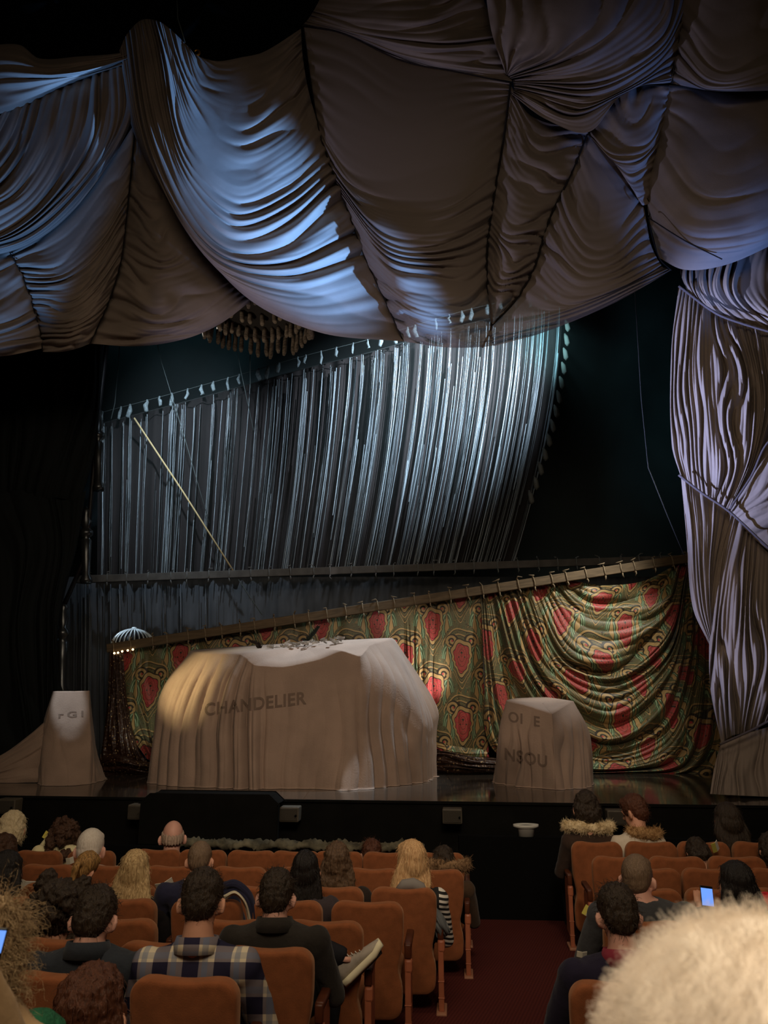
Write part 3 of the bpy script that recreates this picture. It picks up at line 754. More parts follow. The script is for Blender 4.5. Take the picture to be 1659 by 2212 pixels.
def strand_xy(t, s):                    # t across, s down
    top = wire_at(t); top = top + np.stack([0 * t, 22 + 10 * t], -1)
    xb = 210 + (1112 - 210) * t ** 1.0
    yb = 1250 + (xb - 165) * (1207 - 1252) / (1492 - 165)
    e = 1.0 + 0.75 * t
    x = top[..., 0] + (xb - top[..., 0]) * s ** e
    y = top[..., 1] + (yb - top[..., 1]) * s
    return x, y
# dark cloth the strands hang against
tt, ss = np.meshgrid(np.linspace(0, 1, 260), np.linspace(0, 1, 40))
bx, by = strand_xy(tt, ss)
bd = link('strand_backing', grid_mesh(PV(bx, by, YS + .28 + .05 * np.sin(tt * 190) + .03 * np.sin(tt * 77 + 1))), mat('strand_cloth', rgb(36, 30, 30), .9, var=.2, vscale=3, stretch=(4, 1, .3)))
tag(bd, 'dark brown pleated cloth hanging behind the bright bead strands', 'cloth')
rng = np.random.RandomState(11)
VV = []; FF = []; CC = []; nseg = 46
ts = []
while len(ts) < 330:
    t = rng.rand()
    if rng.rand() < 0.30 + 0.70 * t ** 1.2: 
        c = rng.randint(1, 5)
        for k in range(c): ts.append(min(1, max(0, t + rng.randn() * .0022)))
for t in ts:
    br = rng.rand() ** 1.7
    w = (0.008 + 0.013 * rng.rand() * (0.4 + .6 * t))
    s = np.linspace(rng.uniform(0, .06) if rng.rand() < .7 else rng.uniform(.1, .7), 1 if rng.rand() < .85 else rng.uniform(.6, 1), nseg)
    x, y = strand_xy(np.full(nseg, t), s)
    x = x + 0.8 * np.sin(s * rng.uniform(4, 10) + rng.rand() * 6)
    c = PV(x, y, np.full(nseg, YS + rng.uniform(-.12, .18)))
    r = w * (0.8 + 0.35 * rng.rand(nseg))
    k0 = len(VV) if isinstance(VV, list) else 0
    n0 = sum(len(a) for a in VV) if VV else 0
    ring = np.stack([np.stack([c[:, 0] + r * math.cos(a), c[:, 1] + r * math.sin(a), c[:, 2]], -1) for a in (-PI / 2, PI * .17, PI * .83)], 1)
    VV.append(ring.reshape(-1, 3))
    a = np.arange(nseg - 1)[:, None] * 3; j = np.arange(3)[None, :]
    f = np.stack([a + j, a + (j + 1) % 3, a + 3 + (j + 1) % 3, a + 3 + j], -1).reshape(-1, 4) + n0
    FF.append(f)
    tone = np.array(rgb(190, 205, 215)[:3]) * (0.06 + 0.94 * br)
    CC.append(np.concatenate([np.tile(tone, (nseg * 3, 1)), np.ones((nseg * 3, 1))], 1))
V = np.concatenate(VV); Fq = np.concatenate(FF); Cc = np.concatenate(CC)
me = bpy.data.meshes.new('strands'); me.from_pydata(V.tolist(), [], Fq.tolist()); me.update(); smooth(me)
ca = me.color_attributes.new('strand', 'FLOAT_COLOR', 'POINT'); ca.data.foreach_set('color', Cc.astype(np.float32).ravel())
so = link('bead_strands', me, M_str)
tag(so, 'curtain of glinting silver bead strands sweeping down to the level rail', 'bead curtain', kind='stuff')
# dim strands in front of the scrim
VV = []; FF = []; CC = []
for i in range(38):
    x0 = 128 + (rng.rand() ** 1.5) * 420; br = rng.rand()
    ys = np.linspace(1262, 1640, 24); c = PV(np.full(24, x0) + .6 * np.sin(ys * .02), ys, np.full(24, 18.55 + rng.rand() * .2))
    r = (.008 + .02 * rng.rand() ** 2) * np.ones(24)
    n0 = sum(len(a) for a in VV)
    VV.append(np.stack([np.stack([c[:, 0] + r * math.cos(a), c[:, 1] + r * math.sin(a), c[:, 2]], -1) for a in (-PI / 2, PI * .17, PI * .83)], 1).reshape(-1, 3))
    a = np.arange(23)[:, None] * 3; j = np.arange(3)[None, :]
    FF.append(np.stack([a + j, a + (j + 1) % 3, a + 3 + (j + 1) % 3, a + 3 + j], -1).reshape(-1, 4) + n0)
    CC.append(np.concatenate([np.tile(np.array(rgb(120, 128, 138)[:3]) * (.15 + .7 * br), (72, 1)), np.ones((72, 1))], 1))
me = bpy.data.meshes.new('strands'); me.from_pydata(np.concatenate(VV).tolist(), [], np.concatenate(FF).tolist()); me.update(); smooth(me)
ca = me.color_attributes.new('strand', 'FLOAT_COLOR', 'POINT'); ca.data.foreach_set('color', np.concatenate(CC).astype(np.float32).ravel())
tag(link('bead_strands', me, M_str), 'dim grey strands hanging below the level rail at the left', 'bead curtain', kind='stuff')
# top wire with its tassels
wp = PV(wc[:, 0], wc[:, 1], np.full(200, YS))
TW = empty('tassel_wire', wp[0], 'thin sloping wire with pale cloth tassels above the bead strands', 'wire')
def wpar(o): o.parent = TW; o.matrix_parent_inverse = Matrix.Translation(-Vector(TW.location)); return o
wpar(tube('wire', list(wp[::4]), .008, M_wire, None, 5))
wpar(tube('lower_wire', list(PV(wc[::4, 0], wc[::4, 1] + 24 + 8 * np.linspace(0, 1, 50), np.full(50, YS))), .012, mat('dark_wire', rgb(40, 44, 44), .8), None, 5))
rr = random.Random(4)
for i in range(34):
    t = (i + .5 + rr.uniform(-.3, .3)) / 34
    c = wire_at(np.array([t]))[0]; p = P(c[0], c[1], YS)
    Lt = rr.uniform(.20, .34); w = rr.uniform(.035, .07)
    V, Fc = tube_mesh([p + Vector((0, 0, .02)), p + Vector((rr.uniform(-.02, .02), 0, -.05)), p + Vector((rr.uniform(-.03, .03), -.02, -.5 * Lt)), p + Vector((rr.uniform(-.05, .05), -.02, -Lt)), p + Vector((rr.uniform(-.02, .02), -.02, -Lt - .03))], [.02, w * .6, w, w * .85, .01], 7)
    wpar(link('tassel', mesh_from(V, Fc), M_tassel))
for i in range(13):                         # hanging tabs down the right edge
    s = i / 13; x = 1215 - 90 * s ** 1.7; y = 690 + 400 * s
    p = P(x + 6, y, YS); V, Fc = tube_mesh([p, p + Vector((.03, -.03, -.12)), p + Vector((.05, -.04, -.3)), p + Vector((.04, -.02, -.36))], [.02, .06, .07, .015], 7)
    wpar(link('edge_tab', mesh_from(V, Fc), mat('edge_tab_cloth', rgb(110, 112, 108), .9)))

# ================================================================== ROPES
def rope(pts, lab, rad, m, Y=17.4, name='rope', up=True):
    q = [P(x, y, Y) for x, y in pts]
    if up: q = [Vector((q[0].x + (q[0].x - q[1].x) * .5, q[0].y, 16.98))] + q
    o = tube(name, q, rad, m, None, 6); tag(o, lab, 'rope'); return o
rope([(290, 903), (395, 1062), (503, 1232)], 'pale yellow rope running diagonally down to the level rail', .022, M_rope, 18.1, up=False)
rope([(262, 690), (256, 780), (248, 872), (240, 905)], 'thin rope hanging above the left end of the strands', .012, M_wire, 18.1)
rope([(322, 640), (345, 770), (400, 950), (452, 1130)], 'thin dark rope slanting down in front of the left strands', .009, M_wire, 18.0)
rope([(540, 700), (540, 760), (541, 838)], 'short straight rope below the tasselled canopy', .014, M_wire, 18.1)
rope([(500, 690), (520, 800), (548, 930)], 'thin slanting rope left of the short straight rope', .008, M_wire, 18.0)
rope([(515, 1252), (540, 1290), (566, 1328)], 'thin rope slanting across the grey scrim', .012, M_wire, 17.6, up=False)
rope([(1372, 640), (1385, 860), (1400, 1010), (1440, 1110), (1478, 1200)], 'thin sagging cable in the dark gap by the right side drape', .008, mat('dark_cable', rgb(46, 46, 44), .8), 13.6)
rope([(380, -60), (384, 40), (400, 92)], 'thin cable dropping from above behind the drape peak', .010, M_wire, 13.0)

gi = P(424, 112, 12.9)
GO = empty('gilt_ornament', gi, 'small gilt scroll ornament glimpsed behind the drape beside its peak', 'ornament')
def spiral(cx, cz, r0, a0, a1, k): return [(cx + r0 * math.exp(-k * t) * math.cos(a0 + (a1 - a0) * t), 0, cz + r0 * math.exp(-k * t) * math.sin(a0 + (a1 - a0) * t)) for t in np.linspace(0, 1, 22)]
M_goldleaf = mat('gold_leaf', rgb(190, 140, 60), .35, metal=.8)
link('scroll', mesh_from(*tube_mesh(spiral(0, 0, .16, 2.6, 9, 1.6), [.03 - .018 * t for t in np.linspace(0, 1, 22)], 8)), M_goldleaf, GO)
link('stem', mesh_from(*tube_mesh([(-.14, 0, .08), (-.1, .02, -.1), (.1, .04, -.3), (.15, .05, -.9)], [.03, .032, .03, .02], 8)), M_goldleaf, GO)

# ================================================================== TASSELLED CANOPY HANGING BEHIND THE DRAPE
CY_ = 15.0
cc = P(556, 676, CY_)
R0 = 118 / FPX * depth_zc(cc)
CA = empty('tasselled_canopy', cc, 'round tasselled brown canopy hanging dark behind the blue lit swag', 'canopy')
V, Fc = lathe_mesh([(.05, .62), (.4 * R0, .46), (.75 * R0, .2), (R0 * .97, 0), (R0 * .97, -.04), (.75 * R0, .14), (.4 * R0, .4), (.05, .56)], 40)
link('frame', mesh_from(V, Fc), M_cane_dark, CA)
link('hanger', mesh_from(*tube_mesh([(0, 0, .55), (0, 0, 6.2)], .015, 6)), M_wire, CA)
rr = random.Random(8)
tm = None
for tier, (rf, z0, ln, n) in enumerate(((1.0, 0.0, .46, 44), (.8, .14, .34, 32), (.55, .32, .28, 16))):
    for i in range(n):
        a = 2 * PI * (i + rr.uniform(-.2, .2)) / n; r = R0 * rf
        if tm is None:
            V, Fc = tube_mesh([(0, 0, .03), (0, 0, 0), (.012, 0, -.25), (0, 0, -.8), (0, .01, -1)], [.02, .045, .05, .055, .03], 7)
            tm = mesh_from(V, Fc)
        o = link('tassel', tm, None, CA)
        if not tm.materials: tm.materials.append(M_cane)
        o.location = (r * math.cos(a), r * math.sin(a), z0); o.scale = (1, 1, ln * rr.uniform(.85, 1.15)); o.rotation_euler = (rr.uniform(-.06, .06), rr.uniform(-.06, .06), rr.uniform(0, 6))

# ================================================================== RIBBED SILVER DOME AT THE RAIL END
dc = P(287, 1396, 16.6); R = 45 / FPX * depth_zc(dc)
DM = empty('ribbed_dome', dc, 'small ribbed silver dome above the left end of the curtain rail', 'dome')
hh = .36
V, Fc = lathe_mesh([(R * .93 * math.cos(a), hh * .95 * math.sin(a)) for a in np.linspace(0, 1.5, 10)], 32)
link('shell', mesh_from(V, Fc), M_dark_metal, DM)
ribm = mesh_from(*tube_mesh([(R * math.cos(a), 0, hh * math.sin(a)) for a in np.linspace(0, 1.52, 14)], .017, 6)); ribm.materials.append(M_silver)
for i in range(26):
    o = link('rib', ribm, None, DM); o.rotation_euler = (0, 0, 2 * PI * i / 26)
V, Fc = lathe_mesh([(R * .95, -.06), (R * 1.12, -.06), (R * 1.14, -.03), (R * 1.0, .03), (R * .9, .03)], 36)
link('brim', mesh_from(V, Fc), M_silver, DM)
V, Fc = lathe_mesh([(0, .36), (.06, .37), (.05, .40), (0, .41)], 12)
link('finial', mesh_from(V, Fc), M_silver, DM)
link('post', mesh_from(*tube_mesh([(0, .25, -.06), (0, .25, STZ - dc.z)], .06, 12)), M_dark_metal, DM)
for x, y in ((247, 1411), (255, 1410), (264, 1407), (276, 1405), (287, 1403)):
    V, Fc = lathe_mesh([(0, -.024), (.018, -.016), (.024, 0), (.018, .016), (0, .024)], 10)
    o = link('bulb', mesh_from(V, Fc), M_bulb, DM); o.location = P(x, y, 15.86) - dc

# ================================================================== SHEETED OBJECTS ON THE STAGE
def cover_mesh(cols, folds, amp, seed, nper=360, nlev=70, cap_h=0.03, lev_amp=(0.1, .45, .8, 1.0), hem=True, cap_to=None, flat_x=None):
    k = len(cols); nl = len(cols[0])
    A = np.array([[list(p) for p in c] for c in cols])                    # (k, nl, 3)
    ext = np.concatenate([A[-2:], A, A[:3]])
    s = np.linspace(0, k, nper, endpoint=False); i = s.astype(int); u = (s - i)[:, None, None]
    p0, p1, p2, p3 = ext[i + 1], ext[i + 2], ext[i + 3], ext[i + 4]
    m1, m2 = (p2 - p0) / 2 * .55, (p3 - p1) / 2 * .55
    Rr = (2*u**3 - 3*u**2 + 1) * p1 + (u**3 - 2*u**2 + u) * m1 + (-2*u**3 + 3*u**2) * p2 + (u**3 - u**2) * m2   # (nper, nl, 3)
    Gd = interp_rows(np.swapaxes(Rr, 0, 1), nlev)                          # (nlev, nper, 3)
    v = np.linspace(0, 1, nlev)[:, None]
    tng = np.roll(Gd, -1, 1) - np.roll(Gd, 1, 1); tng[..., 2] = 0
    nrm = np.stack([tng[..., 1], -tng[..., 0], 0 * tng[..., 0]], -1); nrm /= np.maximum(np.linalg.norm(nrm, axis=-1, keepdims=True), 1e-6)
    seg = np.linalg.norm(np.roll(Gd[-1], -1, 0) - Gd[-1], axis=-1); per = np.cumsum(seg) / seg.sum()
    w = wob(per[None, :] * 6, v * .7, seed); w2 = wob(per[None, :] * 3, v * .2, seed + 4)
    la = np.interp(v, np.linspace(0, 1, len(lev_amp)), lev_amp)
    off = amp * la * ((ridge(folds * per[None, :] + .45 * w) - .5) * np.clip(.6 + .9 * w2, .3, 1.6) + .22 * (ridge(folds * 2.3 * per[None, :] + .7 * w + 1) - .5) * (.5 + w2))
    off = off + .004 * wob(per[None, :] * 14, v * 3, seed + 7) * (0.3 + la)
    if flat_x:
        xx = Gd[..., 0]; mk = np.clip((xx - flat_x[0]) / .25, 0, 1) * np.clip((flat_x[1] - xx) / .25, 0, 1) * (Gd[..., 1] < flat_x[2])
        off = off * (1 - mk * .78)
    Gd = Gd + nrm * off[..., None]
    if hem:
        hz = 0.012 + .02 * np.abs(wob(per * 12, per * 0, seed + 11))
        Gd[-1, :, 2] = STZ + hz * 0.5
        Gd[:-1, :, 2] = np.maximum(Gd[:-1, :, 2], STZ + 0.012)
        fl = Gd[-1] + nrm[-1] * 0.05 * np.abs(wob(per * 9, per * 0, seed + 3))[:, None]; fl[:, 2] = STZ + .004
        Gd = np.concatenate([Gd, fl[None]], 0)
    top = Gd[0]; cen = top.mean(0) if cap_to is None else np.array(cap_to)
    rows = []
    for f in (.02, .25, .5, .75):
        r = cen + (top - cen) * f; rows.append(r + np.array([0, 0, cap_h * (1 - f ** 2)]))
    Gd = np.concatenate([np.array(rows), Gd], 0)
    me = grid_mesh(Gd, close=True)
    return me, Gd
def fp(x, y): return PZ(x, y, STZ)
def world(p): return Vector(p)
cols = [
 [P(412, 1408, 14.7), P(352, 1488, 14.4), P(337, 1570, 14.3), fp(322, 1690)],
 [P(452, 1411, 14.05), P(412, 1478, 13.85), P(388, 1580, 13.8), fp(376, 1699)],
 [P(520, 1413, 13.6), P(492, 1470, 13.5), P(470, 1580, 13.45), fp(458, 1702)],
 [P(550, 1436, 13.42), P(548, 1490, 13.40), P(546, 1590, 13.36), fp(545, 1705)],
 [P(615, 1440, 13.42), P(615, 1490, 13.40), P(615, 1590, 13.36), fp(615, 1704)],
 [P(690, 1424, 13.42), P(690, 1490, 13.40), P(690, 1590, 13.36), fp(690, 1705)],
 [P(738, 1406, 13.42), P(740, 1480, 13.40), P(742, 1590, 13.36), fp(740, 1708)],
 [P(778, 1416, 13.45), P(780, 1480, 13.42), P(780, 1590, 13.40), fp(782, 1706)],
 [P(800, 1392, 13.9), P(842, 1470, 13.75), P(850, 1590, 13.7), fp(846, 1699)],
 [P(845, 1378, 14.5), P(905, 1520, 14.15), P(913, 1600, 14.1), fp(914, 1690)],
 [P(855, 1388, 15.1), P(926, 1532, 14.9), P(932, 1600, 14.8), fp(934, 1680)]]
def bk(x, Y, zs): return [Vector((x, Y, z)) for z in zs]
xr, xl = cols[-1][3].x, cols[0][3].x
zt = [P(840, 1374, 15.2).z, 2.6, 1.9, STZ]
cols += [[P(838, 1378, 15.45), Vector((xr - .05, 15.5, 2.6)), Vector((xr - .05, 15.5, 1.9)), Vector((xr - .05, 15.5, STZ))], bk((xr + xl) / 2, 15.5, [P(620, 1386, 15.3).z, 2.6, 1.9, STZ]), bk(xl + .5, 15.3, [P(440, 1402, 15.2).z, 2.5, 1.9, STZ])]
for c in cols: c[3].z = STZ
me, Gd = cover_mesh(cols, 40, .20, 5, nper=900, lev_amp=(.04, .55, 1.0, 1.15), cap_h=.06, flat_x=(P(555, 1550, 13.4).x, P(745, 1550, 13.4).x, 13.9))
CH = link('dust_sheet', me, M_cover); CH['label'] = 'large grey brown dust sheet lettered CHANDELIER over a long bulky shape'; CH['category'] = 'dust sheet'
bx_c = [
 [P(1094, 1513, 13.85), P(1082, 1560, 13.75), P(1076, 1620, 13.7), fp(1070, 1692)],
 [P(1136, 1524, 13.55), P(1132, 1570, 13.5), P(1130, 1620, 13.45), fp(1128, 1700)],
 [P(1191, 1542, 13.25), P(1192, 1580, 13.22), P(1193, 1620, 13.2), fp(1196, 1706)],
 [P(1194, 1541, 13.25), P(1198, 1580, 13.24), P(1200, 1620, 13.22), fp(1204, 1707)],
 [P(1234, 1516, 13.85), P(1252, 1560, 13.65), P(1258, 1620, 13.6), fp(1262, 1702)],
 [P(1236, 1514, 13.95), P(1268, 1572, 13.9), P(1274, 1620, 13.9), fp(1277, 1692)],
 [P(1178, 1506, 14.5), P(1240, 1560, 14.6), P(1250, 1620, 14.6), P(1258, 1675, 14.65)],
 [P(1120, 1508, 14.4), P(1100, 1560, 14.5), P(1095, 1620, 14.5), P(1090, 1675, 14.6)]]
for c in bx_c: c[3].z = STZ
me2, Gd2 = cover_mesh(bx_c, 20, .12, 9, nper=480, lev_amp=(0, .25, .8, 1.1), cap_h=.0)
BX = link('dust_sheet', me2, M_cover); BX['label'] = 'smaller grey brown dust sheet over a square crate before the patterned curtain'; BX['category'] = 'dust sheet'
lx_c = [
 [P(116, 1493, 14.4), P(98, 1560, 14.35), P(94, 1610, 14.3), fp(88, 1696)],
 [P(154, 1493, 14.35), P(148, 1560, 14.3), P(146, 1610, 14.25), fp(144, 1698)],
 [P(191, 1492, 14.4), P(194, 1560, 14.35), P(196, 1610, 14.3), fp(192, 1694)],
 [P(193, 1492, 14.6), P(198, 1560, 14.8), P(206, 1630, 14.8), fp(226, 1684)],
 [P(190, 1493, 15.0), P(196, 1560, 15.2), P(202, 1620, 15.2), P(212, 1668, 15.2)],
 [P(120, 1494, 15.0), P(100, 1560, 15.2), P(96, 1620, 15.2), P(92, 1668, 15.2)]]
for c in lx_c: c[3].z = STZ
me3, Gd3 = cover_mesh(lx_c, 10, .06, 13, nper=260, lev_amp=(0, .1, .6, 1.0), cap_h=.0)
LX = link('dust_sheet', me3, M_cover); LX['label'] = 'pale dust sheet over an upright box at the left stage edge, trailing left'; LX['category'] = 'dust sheet'
tr = [[(100, 1556), (60, 1590), (0, 1632), (-110, 1672)], [(100, 1585), (50, 1620), (-10, 1655), (-110, 1684)], [(98, 1640), (45, 1660), (-20, 1676), (-110, 1692)], [(96, 1697), (40, 1696), (-20, 1694), (-110, 1698)]]
o = _panel('train', tr, 4, .05, .1, M_cover, LX, Y0=14.45, nu=80, nv=60, seed=15, amp=flat, bprof=half, dep=lambda u, v: -.22 * v + .0 * u)

tc_ = np.array([v.co[:] for v in o.data.vertices]); tc_[:, 2] = np.maximum(tc_[:, 2], STZ + .005); o.data.vertices.foreach_set('co', tc_.astype(np.float32).ravel()); o.data.update()
# stencilled letters laid on the sheets
def lettering(text, x0, y0, x1, y1, hpx, target_me, parent, slant=0.0, gap=1.0):
    cu = bpy.data.curves.new('t', 'FONT'); cu.body = text; cu.size = 1; cu.space_character = gap; cu.offset = .028
    to = bpy.data.objects.new('t', cu); COL.objects.link(to)
    dg = bpy.context.evaluated_depsgraph_get(); m0 = bpy.data.meshes.new_from_object(to.evaluated_get(dg))
    bpy.data.objects.remove(to); bpy.data.curves.remove(cu)
    bm = bmesh.new(); bm.from_mesh(m0); bpy.data.meshes.remove(m0)
    bmesh.ops.triangulate(bm, faces=bm.faces[:])
    for _ in range(4):
        es = [e for e in bm.edges if e.calc_length() > .14]
        if not es: break
        bmesh.ops.subdivide_edges(bm, edges=es, cuts=1); bmesh.ops.triangulate(bm, faces=bm.faces[:])
    xs_ = [v.co.x for v in bm.verts]; a, b_ = min(xs_), max(xs_)
    cap = max(v.co.y for v in bm.verts)
    tb = bmesh.new(); tb.from_mesh(target_me); bv = BVHTree.FromBMesh(tb); tb.free()
    for v in bm.verts:
        f = (v.co.x - a) / (b_ - a); hy = v.co.y / cap
        x = x0 + (x1 - x0) * f + slant * hy; y = y0 + (y1 - y0) * f - hpx * hy
        d = Vector(rays(np.array([x]), np.array([y]))[0]).normalized()
        h = bv.ray_cast(Vector((0, 0, CAMZ)), d)
        if h[0] is not None: v.co = h[0] - d * .006
    o = link('lettering', bm_mesh(bm), M_letter, parent)
    return o
lettering('CHANDELIER', 442, 1546, 662, 1520, 27, me, CH, 0, 1.08)
lettering('OI  E', 1098, 1558, 1166, 1570, 22, me2, BX, 0, 1.15)
lettering('NSOU', 1090, 1640, 1182, 1657, 25, me2, BX, 0, 1.1)
lettering('rGl', 126, 1551, 180, 1548, 13, me3, LX, 0, 1.5)

# plumes, papers and dark finery poking from the top of the large sheet
rr = random.Random(12)
for (x, y, dx, dy, lab, m, w) in ((655, 1392, 34, -36, 'dark feather plume sticking up from the top of the large sheet', mat('dark_plume', rgb(30, 34, 28), .8), .05),
                              (560, 1402, -18, -14, 'dark curled trim on the left top edge of the large sheet', mat('dark_trim', rgb(40, 30, 28), .8), .045)):
    a, b_ = P(x, y, 14.4), P(x + dx, y + dy, 14.4)
    pl = empty('plume', a, lab, 'plume')
    mid = (b_ - a) * .5 + Vector((.05, -.05, .02))
    link('quill', mesh_from(*tube_mesh([(0, 0, -.05), mid, b_ - a], [.012, .01, .004], 6)), m, pl)
    V = []; Fc = []
    for i in range(26):
        f = i / 25; c = (mid * 2 * f if f < .5 else mid + (b_ - a - mid) * (2 * f - 1)); ww = w * (1.3 - .7 * f) * (.8 + .4 * rr.random())
        for sgn in (-1, 1):
            n0 = len(V); V += [tuple(c), tuple(c + Vector((.012, 0, .02))), tuple(c + Vector((sgn * ww, -.02, .05 + .02 * rr.random()))), tuple(c + Vector((sgn * ww * .6, .015, .01)))]
            Fc += [(n0, n0 + 1, n0 + 2), (n0, n0 + 2, n0 + 3), (n0, n0 + 3, n0 + 1), (n0 + 1, n0 + 3, n0 + 2)]
    link('barbs', mesh_from(V, Fc, False), m, pl)
V = []; Fc = []
for i in range(46):
    x = rr.uniform(575, 738); y = 1404 - (x - 575) * .13 + rr.uniform(-7, 3); p = P(x, y, 14.0 + rr.uniform(0, .5)); n0 = len(V)
    l = rr.uniform(.06, .16); an = rr.uniform(-.9, .9)
    dxv = Vector((math.cos(an) * l, rr.uniform(-.03, .03), math.sin(an) * l * .5)); dz = Vector((0, -.03, .035))
    V += [tuple(p), tuple(p + dxv), tuple(p + dxv + dz), tuple(p + dz), tuple(p + Vector((0, .02, .03))), tuple(p + dxv + Vector((0, .02, .02)))]
    Fc += [(n0, n0 + 1, n0 + 2, n0 + 3), (n0, n0 + 1, n0 + 5, n0 + 4), (n0 + 3, n0 + 2, n0 + 5, n0 + 4)]
rb = link('ribbon_trim', mesh_from(V, Fc, False), mat('torn_ribbon', rgb(176, 172, 166), .8, var=.5, vscale=9), CH)
# ================================================================== THEATRE SEATS
M_velvet = mat('brown_velvet', rgb(136, 80, 48), 0.9, sheen=0.35, spec=0.15, var=0.12, vscale=14, bump=0.15, bscale=160)
M_velvet.node_tree.nodes['Principled BSDF'].inputs['Sheen Tint'].default_value = (.9, .55, .32, 1)
M_post = mat('painted_seat_metal', rgb(158, 92, 64), 0.45, spec=0.4, var=0.12, vscale=7)
M_arm = mat('worn_arm_wood', rgb(74, 38, 22), 0.4, var=0.2, vscale=9)
M_foot = mat('scuffed_foot', rgb(150, 105, 80), 0.5)
SEAT_H = 0.95
def outline():
    pts = []
    for x in np.linspace(-.17, .17, 15): pts.append((x, .936 + .016 * min(1, (x / .16) ** 2) - .004 * (x / .17) ** 6))
    for a in np.linspace(80, 0, 9): pts.append((.185 + .086 * math.cos(math.radians(a)), .862 + .086 * math.sin(math.radians(a))))
    for z, x in ((.80, .271), (.72, .268), (.64, .260), (.57, .246), (.51, .232), (.46, .229), (.42, .238), (.37, .252), (.31, .257), (.25, .254)): pts.append((x, z))
    for a in np.linspace(0, -80, 7): pts.append((.165 + .088 * math.cos(math.radians(a)), .225 + .088 * math.sin(math.radians(a))))
    right = pts[15:]
    left = [(-x, z) for x, z in right[::-1]]
    return pts[:15] + right + [(0.06, .134), (-.06, .134)] + left
def backrest_mesh():
    o = np.array(outline()); c = np.array([0, .54])
    V = []; N = len(o)
    def recl(z): return -.10 * max(0, (z - .35)) / .6
    layers = [(.80, -.052), (.93, -.048), (.985, -.038), (1.0, -.02), (1.0, .02), (.98, .045), (.90, .062), (.7, .07)]
    for f, y in layers:
        for x, z in o:
            dx, dz = x - c[0], z - c[1]
            ins = 1 - f
            px = dx * (1 - ins * .55) ; pz = c[1] + dz * (1 - ins * .38)
            V.append((px, y + recl(pz), pz))
    Fc = []
    for l in range(len(layers) - 1):
        for j in range(N):
            a = l * N + j; b = l * N + (j + 1) % N; Fc.append((a, a + N, b + N, b))
    V.append((0, -.054 + recl(.54), .54)); k = len(V) - 1
    for j in range(N): Fc.append((k, j, (j + 1) % N))
    V.append((0, .072 + recl(.54), .54)); k = len(V) - 1; b0 = (len(layers) - 1) * N
    for j in range(N): Fc.append((k, b0 + (j + 1) % N, b0 + j))
    bm = bmesh.new(); me = mesh_from(V, Fc); bm.from_mesh(me); bmesh.ops.recalc_face_normals(bm, faces=bm.faces[:]); bm.to_mesh(me); bm.free(); smooth(me)
    return me
ME_back = backrest_mesh(); ME_back.materials.append(M_velvet)
bm = bmesh.new(); box_bm(bm, (0, .27, .40), (.47, .46, .11), bevel=.045, seg=4); ME_seat = bm_mesh(bm, True); ME_seat.materials.append(M_velvet)
bm = bmesh.new(); box_bm(bm, (0, .15, .635), (.058, .36, .042), bevel=.014, seg=3); box_bm(bm, (0, -.035, .60), (.05, .035, .10), bevel=.01); ME_arm = bm_mesh(bm, True); ME_arm.materials.append(M_arm)
bm = bmesh.new(); box_bm(bm, (0, -.02, .32), (.046, .05, .60), bevel=.008); box_bm(bm, (0, .14, .34), (.03, .28, .50), bevel=.012)
for z in (.12, .24): box_bm(bm, (0, -.02, z), (.051, .055, .010), bevel=.003)
box_bm(bm, (0.004, -.02, .50), (.062, .06, .10), bevel=.02)
ME_post = bm_mesh(bm); ME_post.materials.append(M_post)
bm = bmesh.new(); box_bm(bm, (0, .03, .012), (.085, .24, .024), bevel=.008); ME_foot = bm_mesh(bm); ME_foot.materials.append(M_foot)
ROW = {'A': 'the row nearest the camera', 'B': 'the second row from the camera', 'C': 'the third row from the camera', 'D': 'the middle row', 'E': 'the row behind the middle', 'F': 'the second row from the stage', 'G': 'the front row by the pit'}
SEATS = {}
ORD = ['aisle end', 'second from aisle', 'third from aisle', 'fourth from aisle', 'fifth from aisle', 'sixth from aisle', 'seventh from aisle']
YMAX = {'G': 9.2, 'F': 8.45}
def seat(x, y, row, side, k, posts=(-1,)):
    p = PF(x, y, SEAT_H - .01); zs = 1.0
    ym = YMAX.get(row, 99) - .09 * p.x
    if p.y > ym:
        p = P(x, y, ym); zs = (p.z - floor_z(p.y + .1) + .01) / SEAT_H
    p = Vector((p.x, p.y + .1, floor_z(p.y + .1)))
    print('SEAT', row, side, k, round(p.y, 2), round(zs, 3))
    rw = {'A': 'row nearest camera', 'B': 'second row from camera', 'C': 'third row from camera', 'D': 'middle row', 'E': 'third row from the pit', 'F': 'second row from the pit', 'G': 'front row at the pit'}[row]
    t = empty('theatre_seat', p, 'brown velvet theatre seat in %s block, %s, %s' % (side, rw, ORD[k]), 'theatre seat', 'brown velvet theatre seats', -.09)
    t.scale.z = zs
    for nm, me in (('backrest', ME_back), ('seat_cushion', ME_seat)):
        o = bpy.data.objects.new(nm, me); COL.objects.link(o); o.parent = t
    for s in posts:
        for nm, me in (('armrest', ME_arm), ('standard', ME_post), ('foot', ME_foot)):
            o = bpy.data.objects.new(nm, me); COL.objects.link(o); o.parent = t; o.location = (.298 * s, 0, 0)
    SEATS[(side[0], row, k)] = t
    return t
LB = [('A', 2112, [404, 132]), ('B', 2044, [580, 356, 128]), ('C', 1990, [700, 498, 256, 60]), ('D', 1948, [796, 622, 450, 265, 90]),
      ('E', 1918, [874, 718, 558, 412, 271, 118]), ('F', 1878, [942, 806, 662, 518, 374, 238, 105]), ('G', 1844, [952, 838, 733, 640, 545, 440, 342])]
for row, y0, xs_ in LB:
    for k, x in enumerate(xs_):
        y = y0 + (x - xs_[0]) * (.033 if row in 'AB' else .012) + (4 if k == 0 and row in 'B' else 0)
        seat(x, y, row, 'left', k, (-1, 1) if k == 0 else (-1,))
